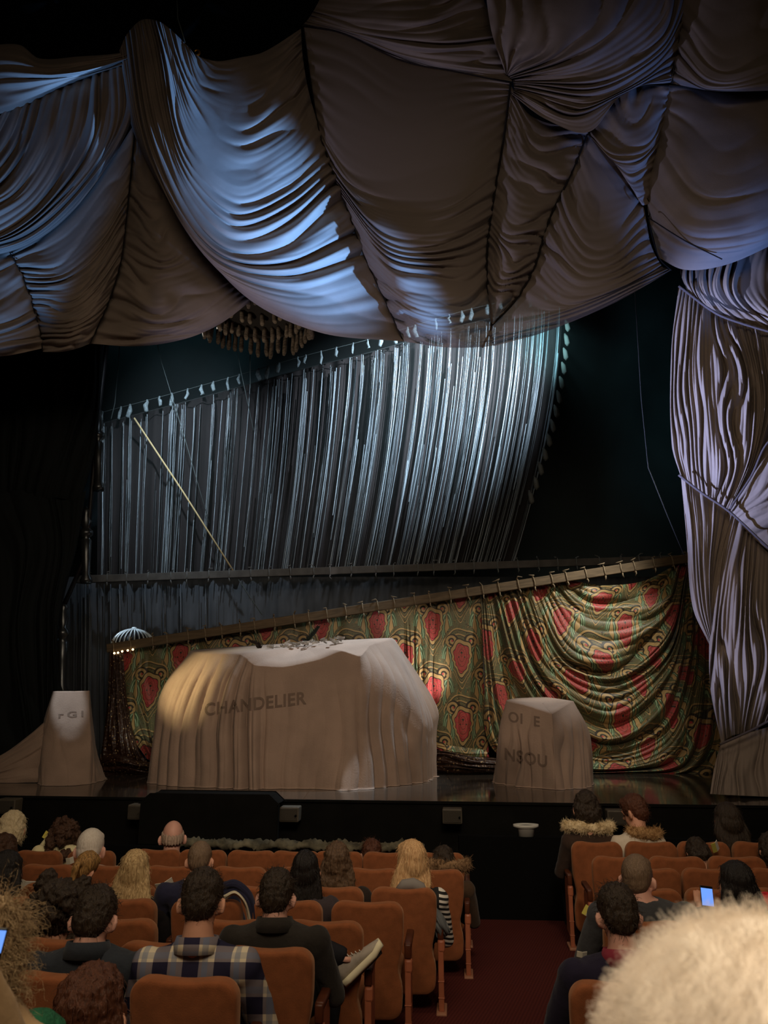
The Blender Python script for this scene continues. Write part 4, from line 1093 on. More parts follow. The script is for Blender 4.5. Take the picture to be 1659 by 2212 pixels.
seat(200, 1838, 'G', 'left', 4).__setitem__('label', 'brown velvet theatre seat behind the cream shirt in the front row at the pit')
seat(85, 1838, 'G', 'left', 5).__setitem__('label', 'brown velvet theatre seat near the left frame edge, front row at the pit')
RB = [('G', 1820, [1290, 1407, 1520, 1640]), ('F', 1852, [1340, 1463, 1592]), ('E', 1876, [1408, 1537, 1680]), ('D', 1920, [1400, 1555, 1700]), ('C', 1990, [1395, 1570]), ('B', 2040, [1340, 1520]), ('A', 2124, [1355, 1590])]
for row, y0, xs_ in RB:
    for k, x in enumerate(xs_):
        if row == 'B': continue
        seat(x, y0, row, 'right', k, (-1, 1) if k == len(xs_) - 1 else (-1,))
# ================================================================== PEOPLE
DG = None
def eval_mesh(o):
    dg = bpy.context.evaluated_depsgraph_get()
    return bpy.data.meshes.new_from_object(o.evaluated_get(dg))
def ell(c, r, R=None, n=14, m=10):
    V = []; Fc = []
    for i in range(m + 1):
        th = PI * i / m
        for j in range(n):
            ph = 2 * PI * j / n
            v = Vector((r[0] * math.sin(th) * math.cos(ph), r[1] * math.sin(th) * math.sin(ph), r[2] * math.cos(th)))
            if R: v = R @ v
            V.append(Vector(c) + v)
    for i in range(m):
        for j in range(n):
            a = i * n + j; b = i * n + (j + 1) % n; Fc.append((a, a + n, b + n, b))
    return V, Fc
def limb(pts, rads, n=12):
    V, Fc = tube_mesh(pts, rads, n)
    return V, Fc
def loft(rings, n=20):                     # rings: (centre, rx, ry, tilt) ellipses facing up the spine
    V = []; Fc = []
    for c, rx, ry, tl in rings:
        for j in range(n):
            a = 2 * PI * j / n
            ca, sa = math.cos(a), math.sin(a)
            k = (abs(ca) ** 2.6 + abs(sa) ** 2.6) ** (-1 / 2.6)
            x, y = rx * ca * k, ry * sa * k
            V.append(Vector(c) + Vector((x, y * math.cos(tl), y * math.sin(tl))))
    for i in range(len(rings) - 1):
        for j in range(n):
            a = i * n + j; b = i * n + (j + 1) % n; Fc.append((a, b, b + n, a + n))
    Fc.append(tuple(range(n - 1, -1, -1))); Fc.append(tuple(range((len(rings) - 1) * n, len(rings) * n)))
    return V, Fc
def fuse(parts, vox, it=4, disp=None):     # union of closed shapes into one continuous skin
    V = []; Fc = []
    for v, f in parts:
        k = len(V); V += list(v); Fc += [tuple(i + k for i in q) for q in f]
    me = mesh_from(V, Fc)
    bm = bmesh.new(); bm.from_mesh(me); bmesh.ops.recalc_face_normals(bm, faces=bm.faces[:]); bm.to_mesh(me); bm.free()
    o = bpy.data.objects.new('t', me); COL.objects.link(o)
    r = o.modifiers.new('r', 'REMESH'); r.mode = 'VOXEL'; r.voxel_size = vox; r.use_smooth_shade = True
    s = o.modifiers.new('s', 'SMOOTH'); s.factor = .5; s.iterations = it
    m2 = eval_mesh(o); bpy.data.objects.remove(o); bpy.data.meshes.remove(me)
    if disp is not None:
        n = len(m2.vertices); co = np.empty(n * 3, np.float32); m2.vertices.foreach_get('co', co); co = co.reshape(-1, 3)
        nr = np.empty(n * 3, np.float32); m2.vertices.foreach_get('normal', nr) if False else None
        nr = np.array([v.normal[:] for v in m2.vertices])
        co = co + nr * disp(co)[:, None]
        m2.vertices.foreach_set('co', co.astype(np.float32).ravel()); m2.update()
    smooth(m2); return m2
def join_meshes(ms):
    V = []; Fc = []
    for me in ms:
        k = len(V); V += [v.co.copy() for v in me.vertices]; Fc += [tuple(i + k for i in p.vertices) for p in me.polygons]
    return mesh_from(V, Fc)
def hand_mesh(curl=.5, side=1):            # palm along +Y, thumb on side
    pr = [ell((0, .045, 0), (.040, .050, .014))]
    for i, (x, l) in enumerate(((-.030, .062), (-.010, .074), (.011, .070), (.030, .054))):
        p = Vector((x * side * -1, .085, 0)); pts = [p - Vector((0, .03, 0)), p]; a = .15
        for sgm in (.45, .32, .23):
            a += curl * (.9 if sgm < .45 else .6); p = p + Vector((0, math.cos(a), -math.sin(a))) * l * sgm * 1.15; pts.append(p)
        pr.append(limb(pts, [.0095, .0092, .0085, .0078, .0062], 8))
    pr.append(limb([(.028 * side, .012, 0), (.052 * side, .035, -.006), (.060 * side, .062, -.018), (.056 * side, .084, -.028)], [.014, .012, .0105, .008], 8))
    pr.append(limb([(0, -.05, 0), (0, .02, 0)], [.024, .030], 10))
    return fuse(pr, .0045, 2)
HAND = {(s): hand_mesh(.55, s) for s in (-1, 1)}
def place_mesh(me, M):
    m = me.copy(); m.transform(M); return m
def nz(co, f, seed=0):
    return np.array([noise.noise((c[0] * f[0] + seed, c[1] * f[1], c[2] * f[2])) for c in co])
def skin_mat(k): 
    return {'light': mat('skin_light', rgb(205, 150, 122), .6, spec=.3, var=.05), 'pink': mat('skin_pink', rgb(208, 156, 136), .55, spec=.35, var=.06), 'tan': mat('skin_tan', rgb(178, 122, 92), .6, spec=.3, var=.05), 'brown': mat('skin_brown', rgb(110, 70, 50), .6, spec=.3, var=.05)}[k]
def hair_mat(c1, c2, k):
    return mat('hair_' + k, c1, .5, spec=.35, col2=c2, vscale=5, stretch=(26, 26, 2.2), bump=.5, bscale=9)
HAIR = {'thinwhite': ((150, 128, 110), (186, 160, 140)), 'black': ((20, 17, 15), (34, 28, 24)), 'dark': ((40, 31, 23), (58, 45, 32)), 'brown': ((58, 38, 26), (84, 56, 38)), 'reddish': ((70, 40, 26), (96, 56, 36)), 'ash': ((96, 84, 70), (120, 104, 86)), 'grey': ((124, 108, 88), (150, 132, 108)),
        'frizz': ((150, 124, 90), (204, 176, 134)), 'blonde': ((156, 126, 84), (214, 184, 134)), 'pale': ((198, 176, 136), (228, 210, 172)), 'straw': ((178, 134, 88), (222, 184, 134)), 'white': ((214, 200, 184), (232, 222, 208)), 'streak': ((84, 60, 34), (196, 150, 88)), 'longbrown': ((72, 54, 38), (104, 80, 58)), 'mid': ((104, 84, 66), (128, 106, 84))}
def strands(name, roots, tips_fn, rad, m, parent, n=6):     # fine loose hairs
    try:
        hc = bpy.data.hair_curves.new(name)
        hc.add_curves([n] * len(roots))
        pos = np.empty((len(roots) * n, 3), np.float32); rd = np.empty(len(roots) * n, np.float32)
        for i, (p, nr) in enumerate(roots):
            pos[i * n:(i + 1) * n] = tips_fn(p, nr, n); rd[i * n:(i + 1) * n] = np.linspace(rad, rad * .35, n)
        hc.attributes['position'].data.foreach_set('vector', pos.ravel())
        ra = hc.attributes.get('radius') or hc.attributes.new('radius', 'FLOAT', 'POINT')
        ra.data.foreach_set('value', rd)
        hc.materials.append(m)
        o = bpy.data.objects.new(name, hc); COL.objects.link(o); o.parent = parent
        return o
    except Exception as ex:
        print('STRANDS', ex)
def surf_samples(me, n, rng, keep=None):
    P_ = list(me.polygons); ar = np.array([p.area for p in P_]); idx = rng.choice(len(P_), n, p=ar / ar.sum()); out = []
    for i in idx:
        p = P_[i]; w = rng.rand(len(p.vertices)); w /= w.sum(); c = Vector((0, 0, 0))
        for wv_, vi in zip(w, p.vertices): c += me.vertices[vi].co * wv_
        if keep is None or keep(c): out.append((np.array(c), np.array(p.normal)))
    return out

def person(label, head, hw, Yoff, row_seat=None, Y=None, hair=('short', 'dark'), skin='light', top=(40, 40, 44), top_name='jacket', sleeves=True, sleeve_col=None,
           tilt=.35, yaw=0.0, roll=0.0, hyaw=None, sw=.20, lean=0.0, trousers=(34, 34, 40), collar=None, legs='sit', topmat=None, arms='lap', hips_dx=0.0, shoulder_drop=0.0, head_scale=1.0, group=None, stand=False, hair_len=.3, fur=None, hips_z=.52, nk=.15, reach=None):
    """head: pixel of the skull centre; hw: skull width with hair in the photo"""
    if row_seat is not None: sY = SEATS[row_seat].location.y
    else: sY = Y
    HY = sY + Yoff
    C = P(head[0], head[1], HY)
    s = hw / FPX * depth_zc(C) / .182 * head_scale            # head size from the photo
    bs = max(.95, min(1.28, s))                             # body follows the head, within limits
    fz = floor_z(sY)
    hip = Vector((C.x + hips_dx, sY + .235, fz + hips_z))
    if stand: hip = Vector((C.x, C.y - .02, C.z - .75))
    t = empty('person', Vector((hip.x, hip.y, fz)), label, 'person', group)
    Rz = Matrix.Rotation(yaw, 3, 'Z')
    inv = Rz.inverted()
    hl = inv @ (C - hip)                                    # head centre in the torso frame (origin at the hips)
    t.location = hip; t.rotation_euler = (0, 0, yaw)
    HR = (Matrix.Rotation((hyaw or 0), 3, 'Z') @ Matrix.Rotation(roll, 3, 'Y') @ Matrix.Rotation(-tilt, 3, 'X'))
    def hp(v, sc=s): return hl + HR @ (Vector(v) * sc)
    # spine
    nb = hl + Vector((0, -.045 - .06 * abs(tilt), -nk * s))            # neck base
    sl = nb - Vector((0, 0, 0))
    def sp_(f): return Vector((0, -.015 * math.sin(PI * f), 0)) + sl * f
    tl = -math.atan2(sl.y, max(.1, sl.z)) * .6
    skullR = HR
    face = [ell(hp((0, -.012, .018)), (.076 * s, .095 * s, .098 * s), HR, 20, 14), ell(hp((0, .030, -.052)), (.058 * s, .062 * s, .070 * s), HR), ell(hp((0, .058, -.098)), (.028 * s, .026 * s, .022 * s), HR),
            ell(hp((0, .098, -.030)), (.012 * s, .020 * s, .017 * s), HR), ell(hp((0, .089, -.010)), (.009 * s, .016 * s, .028 * s), HR),
            ell(hp((0, .082, -.070)), (.022 * s, .014 * s, .006 * s), HR), ell(hp((0, .081, -.081)), (.020 * s, .014 * s, .007 * s), HR),
            ell(hp((.033, .079, .020)), (.024 * s, .010 * s, .008 * s), HR), ell(hp((-.033, .079, .020)), (.024 * s, .010 * s, .008 * s), HR),
            ell(hp((.033, .072, .003)), (.013 * s, .012 * s, .012 * s), HR), ell(hp((-.033, .072, .003)), (.013 * s, .012 * s, .012 * s), HR)]
    for e in (-1, 1):
        Re = HR @ Matrix.Rotation(e * .6, 3, 'Z')
        face.append(ell(hp((e * .090, -.008, -.022)), (.012 * s, .026 * s, .037 * s), Re))
        face.append(ell(hp((e * .078, .004, -.045)), (.010 * s, .012 * s, .014 * s), Re))
    neck = [limb([nb - Vector((0, 0, .05)), nb.lerp(hp((0, -.015, -.06)), .5), hp((0, -.012, -.045))], [.078 * bs, .062 * s, .060 * s], 14)]
    w = sw * bs
    def torso(g):
        return loft([(sp_(-.10), .17 * bs + g, .125 + g, tl), (sp_(.08), .165 * bs + g, .125 + g, tl), (sp_(.34), .150 * bs + g, .110 + g, tl), (sp_(.62), .165 * bs + g, .118 + g, tl), (sp_(.82), w * .92 + g, .105 + g, tl), (sp_(.92), w * .80 + g, .086 + g, tl), (sp_(.97), w * .52 + g, .076 + g, tl), (sp_(1.02), .084 * bs + g * .7, .070 + g * .7, tl)])
    arms_p = []; hands = []
    def arm(e, g):
        sh = sp_(.87) + Vector((e * w * .88, 0, -.035 * bs - shoulder_drop))
        if arms == 'lap': el = sh + Vector((e * .06, .12, -.27)) * bs; wr = el + Vector((-e * .13, .21, .02)) * bs
        elif arms == 'read': el = sh + Vector((e * .07, .13, -.25)) * bs; wr = el + Vector((-e * .12, .18, .13)) * bs
        elif arms == 'wide': el = sh + Vector((e * .085, .09, -.26)) * bs; wr = el + Vector((-e * .12, .22, .02)) * bs
        elif arms == 'down': el = sh + Vector((e * .05, .0, -.29)) * bs; wr = el + Vector((0, .05, -.25)) * bs
        elif arms == 'phone':
            if e < 0:
                wr = inv @ (P(1516, 1965, HY + .34) - hip); el = sh.lerp(wr, .5) + Vector((-.03, -.02, -.16))
            else: el = sh + Vector((e * .06, .12, -.27)) * bs; wr = el + Vector((-e * .13, .21, .02)) * bs
        elif arms == 'raise_left':
            if e < 0: wr = inv @ (P(108, 1812, HY + .22) - hip); el = sh.lerp(wr, .5) + Vector((-.06, .0, -.12))
            else: el = sh + Vector((e * .06, .12, -.27)) * bs; wr = el + Vector((-e * .13, .21, .02)) * bs
        if reach and e == reach[0]:
            wr = inv @ (P(*reach[1]) - hip); el = sh.lerp(wr, .5) + Vector((e * .06, -.01, -.14))
        return sh, el, wr, [ell(sh, (.060 * bs + g, .062 * bs + g, .066 * bs + g)), limb([sh, sh.lerp(el, .5), el], [.055 * bs + g, .050 * bs + g, .042 * bs + g], 12), limb([el, el.lerp(wr, .5), wr], [.044 * bs + g, .040 * bs + g, .028 * bs + g * .9], 12), ell(el, (.043 * bs + g,) * 3)]
    body = face + neck + [torso(0)]
    A = {}
    for e in (-1, 1):
        sh, el, wr, pr = arm(e, 0); A[e] = (sh, el, wr); body += pr
        d = (wr - el).normalized()
        up = Vector((0, 0, 1)) if abs(d.z) < .8 else Vector((0, -1, 0))
        xx = d.cross(up).normalized(); zz = xx.cross(d)
        M = Matrix(((xx.x, d.x, zz.x), (xx.y, d.y, zz.y), (xx.z, d.z, zz.z))).to_4x4()
        hands.append(place_mesh(HAND[-e], Matrix.Translation(wr + d * .03) @ M @ Matrix.Scale(bs, 4)))
    # legs
    fl = -hip.z + fz
    L_ = {}
    for e in (-1, 1):
        h0 = Vector((e * .10, .02, -.02)); 
        if stand: kn = Vector((e * .11, .02, fl * .52)); an = Vector((e * .11, -.02, fl + .09))
        else: kn = Vector((e * .14, .44, -.01)); an = Vector((e * .13, .50, fl + .09))
        if legs == 'cross' and e < 0:
            kn = inv @ (P(655, 2035, sY + .62) - hip); an = inv @ (P(748, 2066, sY + .60) - hip)
        if legs == 'cross' and e > 0:
            kn = inv @ (P(716, 2095, sY + .66) - hip); an = Vector((kn.x - .03, kn.y - .12, fl + .10))
        L_[e] = (h0, kn, an)
    def leg(e, g):
        h0, kn, an = L_[e]
        return [limb([h0, h0.lerp(kn, .5), kn], [.088 * bs + g, .078 * bs + g, .058 * bs + g], 12), ell(kn, (.060 * bs + g,) * 3), limb([kn, kn.lerp(an, .4), an], [.056 * bs + g, .055 * bs + g, .036 * bs + g], 12)]
    for e in (-1, 1):
        body += leg(e, 0)
        an = L_[e][2]
        if not (legs == 'cross' and e < 0): body.append(ell(an + Vector((0, .06, -.045)), (.036, .10, .034)))
    bme = fuse(body, .0125, 3)
    bme = join_meshes([bme] + hands)
    link('body', bme, skin_mat(skin), t)
    # clothing
    tm = topmat or mat('cloth_%d_%d_%d' % top, rgb(*top), .9, sheen=.1, spec=.1, var=.12, vscale=4, bump=.25, bscale=26)
    g = .017
    cl = [torso(g)]
    sl_parts = []
    for e in (-1, 1):
        pr = arm(e, g)[3]
        if sleeves: cl += pr
        else: cl.append(arm(e, .012)[3][0]); sl_parts += pr[1:]
    fold = lambda co: .006 * nz(co, (9, 9, 5), hw) + .004 * nz(co, (24, 24, 12), hw + 3)
    link(top_name, fuse(cl, .016, 3, fold), tm, t)
    if sl_parts:
        for e in (-1, 1):
            link('shirt_sleeve', fuse(arm(e, .006)[3][1:], .014, 3, fold), mat('cloth_%d_%d_%d' % sleeve_col, rgb(*sleeve_col), .9, var=.12, vscale=5, bump=.2, bscale=26), t)
    if collar:
        cc_ = nb + Vector((0, -.008, .012)); pts = []
        for a in np.linspace(PI * .5 + .5, PI * 2.5 - .5, 26): pts.append(cc_ + Vector((.078 * bs * math.cos(a), .074 * bs * math.sin(a) + .01, -.02 * math.sin(a))))
        V = []; Fc = []
        for i, p in enumerate(pts):
            d = (p - cc_); d.z = 0; d.normalize()
            V += [p + Vector((0, 0, .024)), p + d * .010 + Vector((0, 0, .026)), p + d * .036 + Vector((0, 0, -.052)), p + d * .018 + Vector((0, 0, -.058))]
        for i in range(len(pts) - 1):
            for j in range(4): Fc.append((i * 4 + j, i * 4 + (j + 1) % 4, i * 4 + 4 + (j + 1) % 4, i * 4 + 4 + j))
        Fc += [(3, 2, 1, 0), tuple(len(V) - 4 + j for j in range(4))]
        link('collar', mesh_from(V, Fc), collar if not isinstance(collar, tuple) else mat('cloth_%d_%d_%d' % collar, rgb(*collar), .9), t)
    tr = []
    for e in (-1, 1): tr += leg(e, .014)
    tr.append(ell((0, .02, -.03), (.185 * bs, .14, .12)))
    link('trousers', fuse(tr, .02, 3), mat('cloth_%d_%d_%d' % trousers, rgb(*trousers), .9, spec=.1), t)
    for e in (-1, 1):
        if legs == 'cross' and e < 0: continue
        an = L_[e][2]
        link('shoe', fuse([ell(an + Vector((0, .075, -.05)), (.046, .135, .042)), ell(an + Vector((0, 0, -.02)), (.046, .055, .06))], .015, 2), mat('dark_shoe', rgb(30, 27, 25), .5), t)
    # hair
    kind, hc = hair
    hm = hair_mat(rgb(*HAIR[hc][0]), rgb(*HAIR[hc][1]), hc)
    cap = [ell(hp((0, -.018, .030)), (.088 * s, .100 * s, .102 * s), HR, 20, 14), ell(hp((0, -.052, -.014)), (.078 * s, .062 * s, .080 * s), HR), ell(hp((0, .046, .076)), (.064 * s, .040 * s, .040 * s), HR)]
    def strandy(amp, f=60, z=4):
        ctr = np.array(hl)
        def fn(co):
            d = co - ctr; ph = np.arctan2(d[:, 0], -d[:, 1])
            return amp * np.array([noise.noise((p_ * f / 6.28, z_ * z, hw)) for p_, z_ in zip(ph, d[:, 2])]) + amp * .5 * nz(co, (60, 60, 12), hw)
        return fn
    def curly(amp, f): return lambda co: amp * nz(co, (f, f, f), hw) + amp * .6 * nz(co, (f * 2.3,) * 3, hw + 5)
    if kind == 'short': hme = fuse(cap, .009, 2, curly(.007, 45))
    elif kind == 'crop': 
        cap[0] = ell(hp((0, -.020, .027)), (.0845 * s, .098 * s, .101 * s), HR, 20, 14); cap[1] = ell(hp((0, -.050, -.012)), (.074 * s, .060 * s, .074 * s), HR); hme = fuse(cap, .009, 2, curly(.003, 70))
    elif kind == 'bald':
        ring = []
        for a in np.linspace(-2.15, 2.15, 15): ring.append(ell(hp((.074 * math.sin(a), -.012 - .090 * math.cos(a) * .95, .0 - .020 * math.cos(a))), (.013 * s, .013 * s, .046 * s), HR, 10, 8))
        hme = fuse(ring, .009, 3, curly(.004, 60))
    elif kind == 'thin':                   # thin crown, fuller sides
        ring = []
        for a in np.linspace(-2.0, 2.0, 17): ring.append(ell(hp((.072 * math.sin(a), -.012 - .088 * math.cos(a), -.005)), (.020 * s, .020 * s, .062 * s), HR, 10, 8))
        ring.append(ell(hp((-.004, -.026, .036)), (.082 * s, .088 * s, .086 * s), HR)); hme = fuse(ring, .009, 3, curly(.004, 60))
    elif kind == 'bob':
        pr = cap + [ell(hp((e * .062, -.02, -.02)), (.040 * s, .075 * s, .085 * s), HR) for e in (-1, 1)] + [ell(hp((0, -.062, -.035)), (.082 * s, .056 * s, .080 * s), HR)]
        hme = fuse(pr, .009, 2, curly(.013, 26))
    elif kind == 'curly':
        rr_ = random.Random(int(hw)); pr = [ell(hp((0, -.03, .0)), (.105 * s, .10 * s, .115 * s), HR)]
        for i in range(60):
            a = rr_.uniform(-2.3, 2.3); z = rr_.uniform(-.13 - hair_len * .2, .11); r = .105 * math.sqrt(max(.15, 1 - (max(z, 0) / .14) ** 2))
            pr.append(ell(hp((r * math.sin(a), -.02 - r * math.cos(a), z)), (rr_.uniform(.02, .04) * s,) * 3, None, 8, 6))
        hme = fuse(pr, .010, 1, curly(.020, 38))
    elif kind in ('long', 'wavy'):
        pr = cap + [ell(hp((0, -.055, -.02)), (.085 * s, .06 * s, .09 * s), HR)] + [ell(hp((e * .066, -.012, -.02)), (.03 * s, .06 * s, .08 * s), HR) for e in (-1, 1)]
        b0 = hp((0, -.055, -.03)); rr_ = random.Random(int(hw) + 2)
        bot = Vector((b0.x, min(b0.y, nb.y) - .085, b0.z - hair_len))
        for i in range(13):
            f = (i - 6) / 6; wv = rr_.uniform(-.02, .02)
            p0 = hp((f * .07, -.06 + .035 * f * f, .01)); p1 = Vector((hl.x + f * .098 * s, nb.y - .062 + .03 * f * f, b0.z - hair_len * .4)); p2 = Vector((hl.x + f * .102 * s + wv, bot.y + .028 * f * f, bot.z + rr_.uniform(-.03, .05) + .03 * f * f))
            ql = cr(np.array([p0, p1, p1.lerp(p2, .6) + Vector((wv, 0, 0)), p2]), 9)
            pr.append(limb([Vector(q) for q in ql], list(np.array([.028, .03, .031, .031, .030, .028, .024, .018, .008]) * s), 8))
        hme = fuse(pr, .009, 1, strandy(.007, 70, 3) if kind == 'long' else (lambda co: strandy(.010, 60, 3)(co) + curly(.012, 22)(co)))
    elif kind == 'halo':
        pr = [ell(hp((0, -.02, .0)), (.136 * s, .13 * s, .14 * s), HR, 32, 24), ell(hp((0, -.03, -.11)), (.130 * s, .10 * s, .10 * s), HR, 32, 24)]
        hme = fuse(pr, .010, 6, lambda co: .005 * nz(co, (26, 26, 7), hw))
    elif kind == 'pony':
        pr = cap + [ell(hp((0, -.105, .03)), (.030 * s, .03 * s, .03 * s), HR)]
        b0 = hp((0, -.115, .03)); ql = cr(np.array([b0, b0 + Vector((-.015, -.05, -.04)), b0 + Vector((-.03, -.055, -.14)), b0 + Vector((-.02, -.04, -hair_len))]), 10)
        pr.append(limb([Vector(q) for q in ql], [.02, .03, .034, .036, .034, .032, .03, .026, .02, .008], 10))
        hme = fuse(pr, .009, 1, strandy(.007, 60, 6))
    else: hme = None
    if hme is not None:
        ho = link('hair', hme, hm, t)
        if kind in ('curly', 'bob', 'wavy', 'long', 'short'):
            rng_ = np.random.RandomState(int(hw) + 5)
            ncnt = {'curly': 900, 'bob': 500, 'wavy': 500, 'long': 500, 'short': 350}[kind]
            rt = surf_samples(hme, ncnt, rng_)
            def tf(p, nr, n):
                d = nr * .5 + rng_.randn(3) * .5 + (np.array([0, -.2, -1.4]) if kind != 'short' else np.array([0, 0, -.3]))
                d = d / np.linalg.norm(d); l = rng_.uniform(.015, .05) * (1.3 if kind == 'curly' else 1)
                k = np.linspace(0, 1, n)[:, None]; c = p + d * l * k + nr * .008 * np.sin(k * PI)
                return c + rng_.randn(n, 3) * (.004 if kind == 'curly' else .001) * k
            strands('loose_hair', rt, tf, .0012, hm, t)
    if fur:
        fcol, fc, fr = fur                                   # material colour pair, arc centre offset, radius
        cen = nb + Vector(fc); pr = []; rr_ = random.Random(int(hw) + 9)
        for a in np.linspace(PI * 1.02, PI * 1.98, 22):
            pr.append(ell(cen + Vector((fr * math.cos(a), .75 * fr * math.sin(a) * .6, .03 * math.sin(a * 2) * .3)), (rr_.uniform(.04, .055), rr_.uniform(.04, .055), rr_.uniform(.05, .065)), None, 9, 7))
        fm = mat('fur_%d' % fcol[0][0], rgb(*fcol[0]), .95, col2=rgb(*fcol[1]), vscale=14)
        fme = fuse(pr, .012, 1, curly(.016, 40)); link('fur_trim', fme, fm, t)
        rng_ = np.random.RandomState(3); rt = surf_samples(fme, 1500, rng_)
        strands('fur_hairs', rt, lambda p, nr, n: p + (nr + rng_.randn(3) * .45) * np.linspace(0, 1, n)[:, None] * rng_.uniform(.012, .034), .0014, fm, t, 4)
    return t, dict(hl=hl, nb=nb, s=s, bs=bs, hp=hp, L=L_, A=A, hip=hip, HR=HR)
# ------------------------------------------------------------------ plaid, stripes
def plaid_material():
    m = bpy.data.materials.new('plaid_flannel'); m.use_nodes = True; nt = m.node_tree; b = nt.nodes['Principled BSDF']; S.nt = nt
    tc = nt.nodes.new('ShaderNodeTexCoord'); sx = nt.nodes.new('ShaderNodeSeparateXYZ'); nt.links.new(tc.outputs['Object'], sx.inputs[0])
    X, Z = S(sx.outputs[0]), S(sx.outputs[2]) + S(sx.outputs[1]) * 0.35
    px, pz = S.m('FRACT', X * 6.2 + .30), S.m('FRACT', Z * 6.2 + .1)
    wx, wz = px.lt(0.52), pz.lt(0.50)
    nx, nz_ = (px.gt(0.62) * px.lt(0.80)), (pz.gt(0.60) * pz.lt(0.80))
    NAVY, MIDC, CREAM, BLU = rgb(40, 38, 58), rgb(116, 108, 112), rgb(206, 192, 164), rgb(96, 112, 138)
    c = s_mix(wx, MIDC, NAVY)
    c2 = s_mix(wx, CREAM, MIDC)
    col = s_mix(wz, c2, c)
    col = s_mix(nx * 0.55, col, BLU); col = s_mix(nz_ * 0.35, col, BLU)
    nt.links.new(col, b.inputs['Base Color']); b.inputs['Roughness'].default_value = .9; b.inputs['Specular IOR Level'].default_value = .1
    return m
def stripe_sleeve_material():
    m = bpy.data.materials.new('striped_knit'); m.use_nodes = True; nt = m.node_tree; b = nt.nodes['Principled BSDF']; S.nt = nt
    tc = nt.nodes.new('ShaderNodeTexCoord'); sx = nt.nodes.new('ShaderNodeSeparateXYZ'); nt.links.new(tc.outputs['Object'], sx.inputs[0])
    X, Y_, Z = S(sx.outputs[0]), S(sx.outputs[1]), S(sx.outputs[2])
    st_ = S.m('FRACT', Z * 24.0 + X * 6.0).lt(0.5) * X.gt(0.23) * Z.lt(0.46)
    nt.links.new(s_mix(st_, rgb(22, 20, 20), rgb(215, 208, 195)), b.inputs['Base Color']); b.inputs['Roughness'].default_value = .9
    return m
M_plaid = plaid_material(); M_stripe = stripe_sleeve_material()
SL, SR = 'l', 'r'
person('blond bobbed person at the far left of the front row, seen from behind', (26, 1792), 54, .22, (SL, 'G', 5), hair=('bob', 'pale'), top=(34, 31, 30))
P2, i2 = person('person with dark curly hair in a cream shirt raising a yellow booklet', (140, 1806), 46, .24, (SL, 'G', 4), hair=('curly', 'brown'), skin='brown', top=(222, 210, 165), top_name='shirt', arms='raise_left', nk=.06, sw=.23)
person('white-haired person in a white shirt, head bowed, second row from the pit', (196, 1834), 60, .22, (SL, 'F', 5), hair=('crop', 'white'), skin='pink', top=(226, 220, 208), top_name='shirt', sw=.27, tilt=.25, nk=.10)
person('person with streaked ponytail leaning right before the white shirt', (186, 1874), 48, .26, (SL, 'E', 5), hair=('pony', 'streak'), top=(44, 34, 42), hyaw=-.4, roll=.35, hair_len=.3)
person('balding person in dark jacket with purple collar in the front row', (373, 1808), 52, .22, (SL, 'G', 6), hair=('bald', 'thinwhite'), skin='pink', top=(36, 32, 38), collar=(104, 58, 92), tilt=.15, hyaw=.25)
person('person with long straight blond hair in the middle row', (292, 1880), 60, .20, (SL, 'D', 3), hair=('long', 'blonde'), top=(38, 33, 34), hair_len=.30, tilt=.1)
P7, i7 = person('person with cropped ash brown hair in a navy coat, middle row', (432, 1858), 55, .22, (SL, 'D', 2), hair=('crop', 'mid'), skin='light', top=(40, 40, 60), sw=.25, nk=.12, arms='wide', tilt=.3)
P8, i8 = person('person in blue and cream plaid flannel shirt, dark hair, nearest left row', (437, 1946), 92, .22, (SL, 'A', 0), hair=('short', 'dark'), top_name='plaid_shirt', topmat=M_plaid, collar=M_plaid, tilt=.45, sw=.225, arms='wide')
P9, i9 = person('person in dark padded vest with white sleeves, nearest left row', (205, 1984), 92, .22, (SL, 'A', 1), hair=('short', 'dark'), skin='pink', top=(46, 50, 56), top_name='vest', sleeves=False, sleeve_col=(212, 204, 186), tilt=.5, sw=.24, nk=.10, collar=(46, 50, 56))
person('person with big dark curly hair left of the padded vest', (128, 1962), 92, .20, (SL, 'B', 2), hair=('curly', 'dark'), top=(36, 30, 28), hair_len=.9)
person('person with black hair at the left frame edge behind the curly head', (12, 1888), 66, .22, (SL, 'D', 4), hair=('long', 'black'), top=(30, 27, 28), hair_len=.3)
person('person with dark brown hair at the left frame edge near the front', (8, 1840), 52, .22, (SL, 'F', 6), hair=('bob', 'brown'), top=(60, 44, 38))
person('person with wavy chestnut hair at the bottom left, cut by the frame', (194, 2196), 146, .0, Y=3.40, hair=('wavy', 'reddish'), top=(42, 34, 32), hair_len=.35, hips_z=.46, tilt=.05)
person('blurred person with frizzy pale hair and tan coat at the left frame edge', (-44, 2046), 130, .0, Y=2.3, hair=('curly', 'frizz'), top=(180, 150, 112), top_name='coat', hair_len=.1, hips_z=.46, nk=.10, sw=.2, reach=(1, (-46, 2090, 2.06)))
P15, i15 = person('person in black coat with one ankle crossed, pale sneaker showing', (598, 1936), 78, .22, (SL, 'B', 0), hair=('short', 'dark'), skin='pink', top=(46, 42, 38), top_name='coat', collar=(46, 42, 38), legs='cross', nk=.11, arms='wide', tilt=.42, hyaw=-.1, sw=.235, trousers=(36, 36, 40))
person('person with very long straight black hair, middle row', (660, 1880), 58, .20, (SL, 'D', 1), hair=('long', 'black'), top=(62, 54, 56), hair_len=.62, tilt=.1)
person('person with long wavy brown hair left of the strawberry blond', (728, 1862), 58, .20, (SL, 'E', 1), hair=('wavy', 'longbrown'), top=(46, 38, 33), hair_len=.36, tilt=.05)
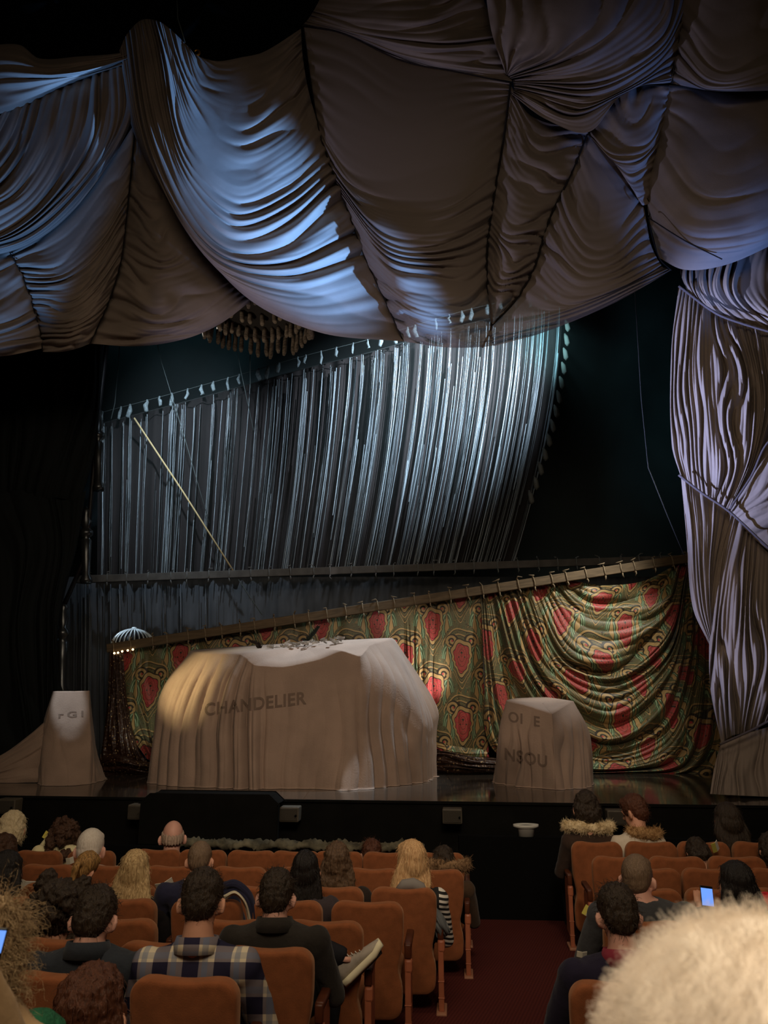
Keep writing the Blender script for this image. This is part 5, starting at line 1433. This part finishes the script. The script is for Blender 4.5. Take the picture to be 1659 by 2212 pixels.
person('person with tied brown hair and both ears showing, front row', (803, 1846), 45, .22, (SL, 'G', 1), hair=('short', 'reddish'), skin='pink', top=(46, 38, 32), tilt=.35)
P19, i19 = person('person with long strawberry blond hair and striped sleeve, by the aisle', (888, 1860), 62, .20, (SL, 'E', 0), hair=('long', 'straw'), top_name='knit_top', topmat=M_stripe, hyaw=.55, hair_len=.32, tilt=.1)
person('person hunched under a brown coat with fur-edged hood, second row by aisle', (958, 1862), 46, .22, (SL, 'F', 0), hair=('bob', 'dark'), top=(66, 50, 36), top_name='coat', fur=(((110, 84, 58), (146, 116, 84)), (0, .06, .16), .23), sw=.22)
person('dark-haired person in coat with cream fur collar, front row at aisle', (1266, 1746), 52, .22, (SR, 'G', 0), hair=('bob', 'dark'), top=(60, 46, 38), top_name='coat', fur=(((190, 166, 124), (226, 206, 166)), (0, .03, .04), .25), tilt=.2)
person('brown-haired person in cream parka with tan fur hood, front row', (1369, 1752), 50, .22, (SR, 'G', 1), hair=('short', 'reddish'), top=(206, 192, 172), top_name='parka', hyaw=.8, fur=(((150, 112, 70), (184, 148, 102)), (.07, -.02, .0), .15), tilt=.35, skin='light')
person('person with long dark hair and brown coat in the front row, right block', (1572, 1774), 54, .22, (SR, 'G', 2), hair=('long', 'dark'), top=(84, 56, 42), top_name='coat', hair_len=.26, tilt=.25, hips_dx=-.05)
person('person with cropped greying hair in a charcoal sweater, face turned right', (1378, 1897), 70, .22, (SR, 'C', 0), hair=('crop', 'mid'), skin='pink', top=(66, 66, 68), top_name='sweater', hyaw=-.55, arms='wide', tilt=.15, sw=.27, nk=.10)
P25, i25 = person('dark-haired person in navy sweater with wine collar by the right aisle', (1334, 1976), 88, .22, (SR, 'A', 0), hair=('short', 'dark'), skin='pink', top=(34, 30, 46), top_name='sweater', collar=(130, 44, 58), arms='wide', tilt=.4, sw=.24, hips_dx=-.1)
P26, i26 = person('person with long black hair holding up a lit phone', (1592, 1912), 70, .22, (SR, 'C', 1), hair=('long', 'black'), top=(40, 36, 38), arms='phone', hair_len=.28, tilt=.1)
person('person in bright red top at the right frame edge', (1712, 1862), 66, .22, Y=6.4, hair=('bob', 'dark'), top=(196, 40, 48), top_name='red_top', sw=.24)
person('dark-haired person at the right frame edge, second row from the pit', (1668, 1838), 52, .22, (SR, 'F', 2), hair=('bob', 'dark'), top=(44, 34, 34))
person('person in dark coat bending low between front row seats, right block', (1506, 1842), 44, .30, (SR, 'F', 1), hair=('bob', 'dark'), top=(54, 38, 38), tilt=.8)
P30, i30 = person('blurred white-haired person standing close in the lower right corner', (1652, 2372), 474, .0, Y=.89, hair=('halo', 'pale'), skin='pink', top=(206, 190, 170), stand=True, tilt=.0, hair_len=.1)
# the near head gets a thick fringe of fine hairs
hm_ = [c for c in P30.children if c.name.startswith('hair')][0]
rg = np.random.RandomState(77)
M_pale = mat('pale_fine_hair', rgb(250, 238, 220), .6, col2=rgb(246, 226, 202), vscale=3)
hm_.data.materials.clear(); hm_.data.materials.append(M_pale)
def tf30(p, nr, n):
    d = nr * .55 + rg.randn(3) * .35 + np.array([0, -.1, -.7]); d /= np.linalg.norm(d); l = rg.uniform(.010, .034); k = np.linspace(0, 1, n)[:, None]
    return p - nr * .01 + d * l * k + nr * .02 * np.sin(k * PI) + rg.randn(n, 3) * .0015 * k
strands('wispy_hair', surf_samples(hm_.data, 34000, rg), tf30, .00016, M_pale, P30, 7)

P14 = [o for o in bpy.data.objects if o.get('label', '').startswith('blurred person with frizzy')][0]
h14 = [c for c in P14.children if c.name.startswith('hair')][0]
def tf14(p, nr, n):
    d = nr * .6 + rg.randn(3) * .5 + np.array([0, -.1, -.7]); d /= np.linalg.norm(d); l = rg.uniform(.03, .10); k = np.linspace(0, 1, n)[:, None]
    return p + d * l * k + nr * .03 * np.sin(k * PI) + rg.randn(n, 3) * .006 * k
strands('wispy_hair', surf_samples(h14.data, 3500, rg), tf14, .0006, h14.data.materials[0], P14, 8)
# ------------------------------------------------------------------ things held, worn and left about
def sneaker():
    ank = P(752, 2072, 0 + i15['hip'].y + .36)
    rt = P15
    yv = Vector((.74, .10, .66)).normalized(); zv = Vector((-.66, -.06, .75)); zv = (zv - yv * zv.dot(yv)).normalized(); xv = yv.cross(zv)
    R3 = Matrix(((xv.x, yv.x, zv.x), (xv.y, yv.y, zv.y), (xv.z, yv.z, zv.z)))
    k = 1.12
    def ring(y, wl, zt, zb, n=18):
        o = []
        for j in range(n):
            a = 2 * PI * j / n; o.append((wl * math.cos(a) * (1 if math.sin(a) < 0 else .92), y, (zt + zb) / 2 + (zt - zb) / 2 * math.sin(a)))
        return o
    V = []; Fc = []; n = 18
    sec = [(-.10, .012, .055, .005), (-.095, .030, .075, .0), (-.06, .036, .095, .0), (-.02, .038, .092, .0), (.03, .041, .078, .0), (.08, .046, .060, .0), (.13, .047, .046, .0), (.17, .040, .038, .002), (.195, .020, .028, .008)]
    for y, w_, zt, zb in sec: V += ring(y, w_, zt, zb)
    for i in range(len(sec) - 1):
        for j in range(n):
            a = i * n + j; b = i * n + (j + 1) % n; Fc.append((a, b, b + n, a + n))
    Fc += [tuple(range(n - 1, -1, -1)), tuple(range((len(sec) - 1) * n, len(sec) * n))]
    c0 = ank + R3 @ Vector((0, .0, -.07)) * k
    me = mesh_from([c0 + R3 @ (Vector(v) * k) - i15['hip'] for v in V], Fc)
    sh = link('sneaker', me, mat('sneaker_grey', rgb(158, 148, 136), .8, var=.1, vscale=20), rt)
    V = []; Fc = []
    for y, w_, _, _ in sec:
        for x, z in ((-1, .014), (1, .014), (1.06, -.012), (.9, -.026), (-.9, -.026), (-1.06, -.012)): V.append((x * (w_ + .006), y * 1.03, z + (.012 if y > .16 else 0)))
    for i in range(len(sec) - 1):
        for j in range(6): Fc.append((i * 6 + j, i * 6 + (j + 1) % 6, i * 6 + 6 + (j + 1) % 6, i * 6 + 6 + j))
    Fc += [(5, 4, 3, 2, 1, 0), tuple(len(V) - 6 + j for j in range(6))]
    link('sole', mesh_from([c0 + R3 @ (Vector(v) * k) - i15['hip'] for v in V], Fc), mat('sole_cream', rgb(222, 212, 180), .7), sh)
    V = []; Fc = []
    for y, w_, _, _ in sec[1:8]:
        for x, z in ((-.9, -.027), (.9, -.027), (.8, -.036), (-.8, -.036)): V.append((x * w_, y, z))
    for i in range(6):
        for j in range(4): Fc.append((i * 4 + j, i * 4 + (j + 1) % 4, i * 4 + 4 + (j + 1) % 4, i * 4 + 4 + j))
    link('tread', mesh_from([c0 + R3 @ (Vector(v) * k) - i15['hip'] for v in V], Fc, False), mat('tread_dark', rgb(40, 32, 30), .8), sh)
    a0 = i15['L'][-1][2]
    link('sock', mesh_from(*tube_mesh([Vector(a0), ank - i15['hip'] + R3 @ Vector((0, -.02, .0))], [.045, .048], 12)), mat('skin_pink', rgb(214, 150, 130)), rt)
    V = []; Fc = []
    for i in range(4):
        q = [(-.028, .01 + .022 * i, .086 - .008 * i), (.028, .016 + .022 * i, .086 - .008 * i)]
        v, f = tube_mesh([c0 + R3 @ (Vector(p) * k) - i15['hip'] for p in (q[0], (0, .013 + .022 * i, .094 - .008 * i), q[1])], .004, 5); kk = len(V); V += v; Fc += [tuple(a + kk for a in ff) for ff in f]
    link('laces', mesh_from(V, Fc), mat('lace_pale', rgb(206, 198, 186), .8), sh)
sneaker()
def phone(x, y, Y, lab, h, rz, ry, scr):
    p = P(x, y, Y); t = empty('smartphone', p, lab, 'phone'); t.rotation_euler = (-.35, ry, rz)
    box('case', (0, 0, 0), (h * .5, .009, h), mat('phone_black', rgb(18, 18, 20), .3), t, .004)
    box('screen', (0, -.0052, h * .10), (h * .45, .002, h * .62), mat('lit_screen', rgb(90, 140, 230), .3, emit=rgb(*scr), estr=.9), t)
    return t
phone(1528, 1944, i26['hip'].y + .30, 'lit smartphone with blue screen held by the long black-haired person', .19, 0, .12, (110, 160, 255))
phone(-10, 2042, 2.0, 'glowing phone edge at the left frame edge beside frizzy pale hair', .075, .2, .1, (205, 208, 255))
def paper(x, y, Y, w, h, rx, ry, rz, lab, col, name='playbill'):
    p = P(x, y, Y); t = empty(name, p, lab, 'booklet', 'programme booklets in the audience'); t.rotation_euler = (rx, ry, rz)
    for i, sg in enumerate((-1, 1)):
        bm = bmesh.new(); box_bm(bm, (sg * w / 4, 0, 0), (w / 2, .004, h)); o = link('cover' if i == 0 else 'page', bm_mesh(bm), col if i == 0 else mat('paper_white', rgb(218, 212, 196), .8), t)
        o.rotation_euler = (0, 0, sg * .35)
M_yel = mat('playbill_yellow', rgb(214, 200, 96), .6); M_pap = mat('paper_cream', rgb(214, 206, 184), .8)
gy = lambda k: SEATS[k].location.y
paper(101, 1805, gy((SL, 'G', 4)) + .48, .085, .085, 0, .5, .2, 'yellow booklet raised in a hand above the cream shirt', M_yel)
paper(53, 1913, gy((SL, 'E', 5)) + .45, .20, .09, .3, .25, .1, 'white booklet lying open left of the big curly hair', M_pap)
paper(151, 1860, gy((SL, 'E', 5)) + .42, .07, .06, .3, -.2, .3, 'small white booklet beside the streaked ponytail', M_pap)
paper(357, 1917, gy((SL, 'D', 2)) + .50, .15, .10, .5, -.35, .2, 'white booklet held between long blond hair and navy coat', M_pap)
paper(1269, 1968, gy((SR, 'C', 0)) + .45, .06, .07, .2, .5, .3, 'yellow booklet corner beside the charcoal sweater', M_yel)
paper(1547, 1830, gy((SR, 'F', 1)) + .40, .09, .12, .4, -.5, .2, 'pale yellow booklet behind the second row seats, right block', M_yel)
paper(1258, 2063, gy((SR, 'A', 0)) + .40, .06, .03, .2, .1, .1, 'small white folded slip by the elbow of the navy sweater', M_pap)
# coat with pale lining slung over a seat, grey jacket over the aisle seat
st_ = SEATS[(SL, 'D', 2)].location
JK = empty('draped_coat', st_ + Vector((.18, -.06, .95)), 'navy coat with pale lining slung over a seat back, middle row', 'coat')
zc_ = st_.y - .12
V1 = _panel('shell', [[(474, 1908), (510, 1900), (545, 1930), (556, 1985)], [(476, 1925), (508, 1918), (538, 1945), (546, 1995)], [(480, 1945), (507, 1934), (530, 1958), (538, 2000)]], 2, .03, .04, mat('cloth_40_40_60', rgb(40, 40, 60)), None, Y0=zc_ - .02, nu=30, nv=20, amp=flat, bprof=half)
V2 = _panel('lining', [[(482, 1934), (508, 1924), (532, 1948), (543, 1990)], [(484, 1946), (508, 1934), (527, 1956), (536, 1994)]], 1, .02, .05, mat('coat_lining', rgb(196, 184, 158), .85), None, Y0=zc_ - .05, nu=30, nv=12, amp=flat, bprof=half)
for o in (V1, V2): o.parent = JK; o.matrix_parent_inverse = Matrix.Translation(-Vector(JK.location))
st_ = SEATS[(SL, 'E', 0)].location
GJ = empty('draped_jacket', st_ + Vector((.3, 0, .6)), 'grey jacket hung over the aisle seat beside the striped sleeve', 'jacket')
for nm, cv, c_ in (('sleeve', [[(938, 1955), (958, 1978), (974, 2012)], [(936, 1975), (948, 2000), (962, 2024)], [(934, 1990), (938, 2010), (944, 2026)]], (96, 98, 98)),):
    o = _panel(nm, cv, 2, .04, .06, mat('jacket_grey_%d' % c_[0], rgb(*c_), .9), None, Y0=st_.y - (.13 if nm == 'hood' else .04), nu=30, nv=30, amp=flat, bprof=half)
    o.parent = GJ; o.matrix_parent_inverse = Matrix.Translation(-Vector(GJ.location))
hq = [P(x, y, st_.y - .06) - Vector(GJ.location) for x, y in ((858, 1922), (872, 1912), (892, 1910), (910, 1918), (920, 1928))]
link('hood', mesh_from(*tube_mesh(hq, [.02, .045, .05, .045, .02], 10)), mat('jacket_grey_pale', rgb(128, 122, 116), .9), GJ)
p = P(938, 1880, gy((SL, 'F', 0)) + .1)
sw_ = link('drinking_straw', mesh_from(*tube_mesh([p - Vector((0, 0, .12)), p + Vector((.004, 0, .045))], .008, 8)), mat('paper_white', rgb(218, 212, 196)))
tag(sw_, 'white drinking straw upright behind the second row aisle seat', 'straw')
# green knitted hat at the bottom left edge
p = P(70, 2278, 2.75)
V, Fc = lathe_mesh([(0, .12), (.05, .115), (.09, .08), (.105, .03), (.112, 0), (.112, -.035), (.10, -.035)], 28)
gh = empty('knitted_hat', p, 'green knitted hat at the bottom left edge before the chestnut hair', 'hat')
link('crown', mesh_from(V, Fc), mat('green_knit', rgb(34, 92, 62), .9, var=.25, vscale=30, bump=.6, bscale=90), gh)
V, Fc = tube_mesh([(.112 * math.cos(a), .112 * math.sin(a), -.02) for a in np.linspace(0, 2 * PI, 30)], .018, 8)
link('brim', mesh_from(V, Fc), mat('green_knit_dark', rgb(28, 80, 58), .9), gh)
# ================================================================== LIGHTS
W_ = bpy.data.worlds.new('house_dark'); SC.world = W_; W_.use_nodes = True
W_.node_tree.nodes['Background'].inputs[0].default_value = (1.0, .82, .62, 1); W_.node_tree.nodes['Background'].inputs[1].default_value = 0.004
def area(name, loc, target, size, power, col, sy=None):
    d = bpy.data.lights.new(name, 'AREA'); d.energy = power; d.color = col; d.size = size
    if sy: d.shape = 'RECTANGLE'; d.size_y = sy
    o = bpy.data.objects.new(name, d); COL.objects.link(o); o.location = loc
    o.rotation_euler = (Vector(target) - Vector(loc)).to_track_quat('-Z', 'Y').to_euler(); return o
def spot(name, loc, target, power, col, ang, blend=.6, rad=.12):
    d = bpy.data.lights.new(name, 'SPOT'); d.energy = power; d.color = col; d.spot_size = math.radians(ang); d.spot_blend = blend; d.shadow_soft_size = rad
    o = bpy.data.objects.new(name, d); COL.objects.link(o); o.location = loc
    o.rotation_euler = (Vector(target) - Vector(loc)).to_track_quat('-Z', 'Y').to_euler(); return o
WARM = (1.0, .80, .57); BLUE = (.17, .43, 1.0); TEAL = (.40, .80, .88); COOL = (.70, .86, 1.0)
# house lights over the seats
area('house_light', (0, -1.0, 8.5), (0, 7.0, 0), 7.0, 330, WARM, 3.0)
area('house_light', (0, 5.2, 9.5), (0, 6.2, 0), 8.0, 120, WARM, 2.5)
# faint warm wash on stage from the balcony front
spot('balcony_spot', (1, -1.5, 9.0), (0, 13.0, 1.2), 1300, (1.0, .80, .62), 44, .9, .5)
spot('box_boom', (7.5, 3.0, 11.5), (1.5, 12, 8.5), 150, (1.0, .84, .66), 60, .9, .2)
# blue beams raking up the drape
spot('blue_beam', (6.9, 8.3, 1.8), P(605, 465, 11.6), 40000, BLUE, 13.5, 1.0, .10)
spot('blue_beam', (-6.9, 8.6, 2.0), P(90, 400, 12), 3900, BLUE, 17, .8, .10)
spot('blue_beam', (-7.2, 8.4, 2.0), P(900, 520, 12), 2000, (.66, .66, 1.0), 40, .9, .12)
spot('blue_beam', (-7.2, 7.6, 2.2), P(1560, 880, 12.4), 30000, (.42, .52, 1.0), 22, .9, .10)
spot('blue_beam', (7.6, 8.2, 2.4), P(1560, 520, 11.5), 3600, (.16, .34, 1.0), 20, .9, .10)
# cool top light on the strands and sheets
spot('strand_light', (4.8, 13.2, 13.0), P(960, 830, 18.4), 15000, COOL, 50, 1.0, .15)
spot('strand_light', (-4.5, 13.4, 11.4), P(420, 1000, 18.4), 2100, COOL, 58, 1.0, .15)
spot('sheet_top_light', (1.5, 15.0, 11.0), P(740, 1450, 14.2), 4200, COOL, 34, .9, .2)
spot('yellow_side_light', (-6.6, 11.9, 3.6), P(420, 1480, 14), 900, (1.0, .82, .42), 26, 1.0, .06)
spot('left_sheet_light', (-6.5, 12.0, 6.5), P(152, 1530, 14.4), 800, COOL, 8.5, .5, .06)
spot('haze_light', (3.5, 17, 11.5), P(1270, 880, 23.4), 500, TEAL, 75, 1.0, .3)
spot('haze_light', (-4.5, 17, 13.5), P(420, 720, 23.4), 200, TEAL, 55, 1.0, .3)
spot('curtain_light', (5.6, 13.6, 7.4), P(1180, 1470, 16.1), 1000, (1.0, .97, .86), 64, 1.0, .2)
spot('curtain_fill_spot', P(1012, 1606, 14.9), P(908, 1430, 16.15), 420, (1.0, .95, .95), 36, .9, .05)  # added fill with no fixture, brings out the upright pleats
spot('curtain_fill_spot', P(300, 1640, 15.4), P(300, 1500, 16.15), 12, (.9, 1.0, .9), 90, .9, .05)  # added weak fill on the left curtain piece, no fixture there

spot('canopy_fill_spot', (-5.2, 12.9, 5.2), P(556, 700, 15), 420, (1.0, .88, .72), 26, .8, .1)  # extra lamp put in so the hanging tassels stay visible
spot('head_fill_spot', (1.4, -.4, 6.8), (.45, .90, 2.35), 430, (1.0, .88, .72), 16, .8, .15)  # added narrow spot that brightens only the near pale head
spot('haze_light', (0, 15.5, 10), P(640, 1290, 18.9), 260, (.9, .95, 1.0), 60, 1.0, .2)

spot('dome_fill_spot', (-6.2, 14.6, 6.2), P(287, 1385, 16.6), 500, COOL, 12, .8, .06)  # lamp added to whiten the silver ribs
spot('sheet_top_light', (4.4, 15.2, 9.0), P(1180, 1520, 13.9), 700, COOL, 12, .8, .1)

spot('ornament_fill_spot', (-1.2, 14.5, 12.2), gi, 60, (1.0, .75, .35), 12, .8, .05)  # added spot picking out the gilt scroll
# thin stage haze hanging behind the drape
bm = bmesh.new(); box_bm(bm, (0, 20.0, 6.6), (14.0, 6.4, 10.8)); hz = link('stage_haze', bm_mesh(bm), None)
hm2 = bpy.data.materials.new('thin_haze'); hm2.use_nodes = True; nt = hm2.node_tree; nt.nodes.remove(nt.nodes['Principled BSDF'])
vs_ = nt.nodes.new('ShaderNodeVolumeScatter'); vs_.inputs['Density'].default_value = .022; vs_.inputs['Color'].default_value = (.8, .95, .95, 1); vs_.inputs['Anisotropy'].default_value = .2
nt.links.new(vs_.outputs[0], nt.nodes['Material Output'].inputs['Volume']); hz.data.materials.append(hm2)
tag(hz, 'thin bluish green haze hanging in the dark behind the strands', 'haze', kind='stuff')
SC.cycles.volume_bounces = 0

spot('blue_beam', (-7.0, 8.0, 2.6), P(1590, 1370, 12.2), 9000, (.50, .58, 1.0), 14, .9, .10)
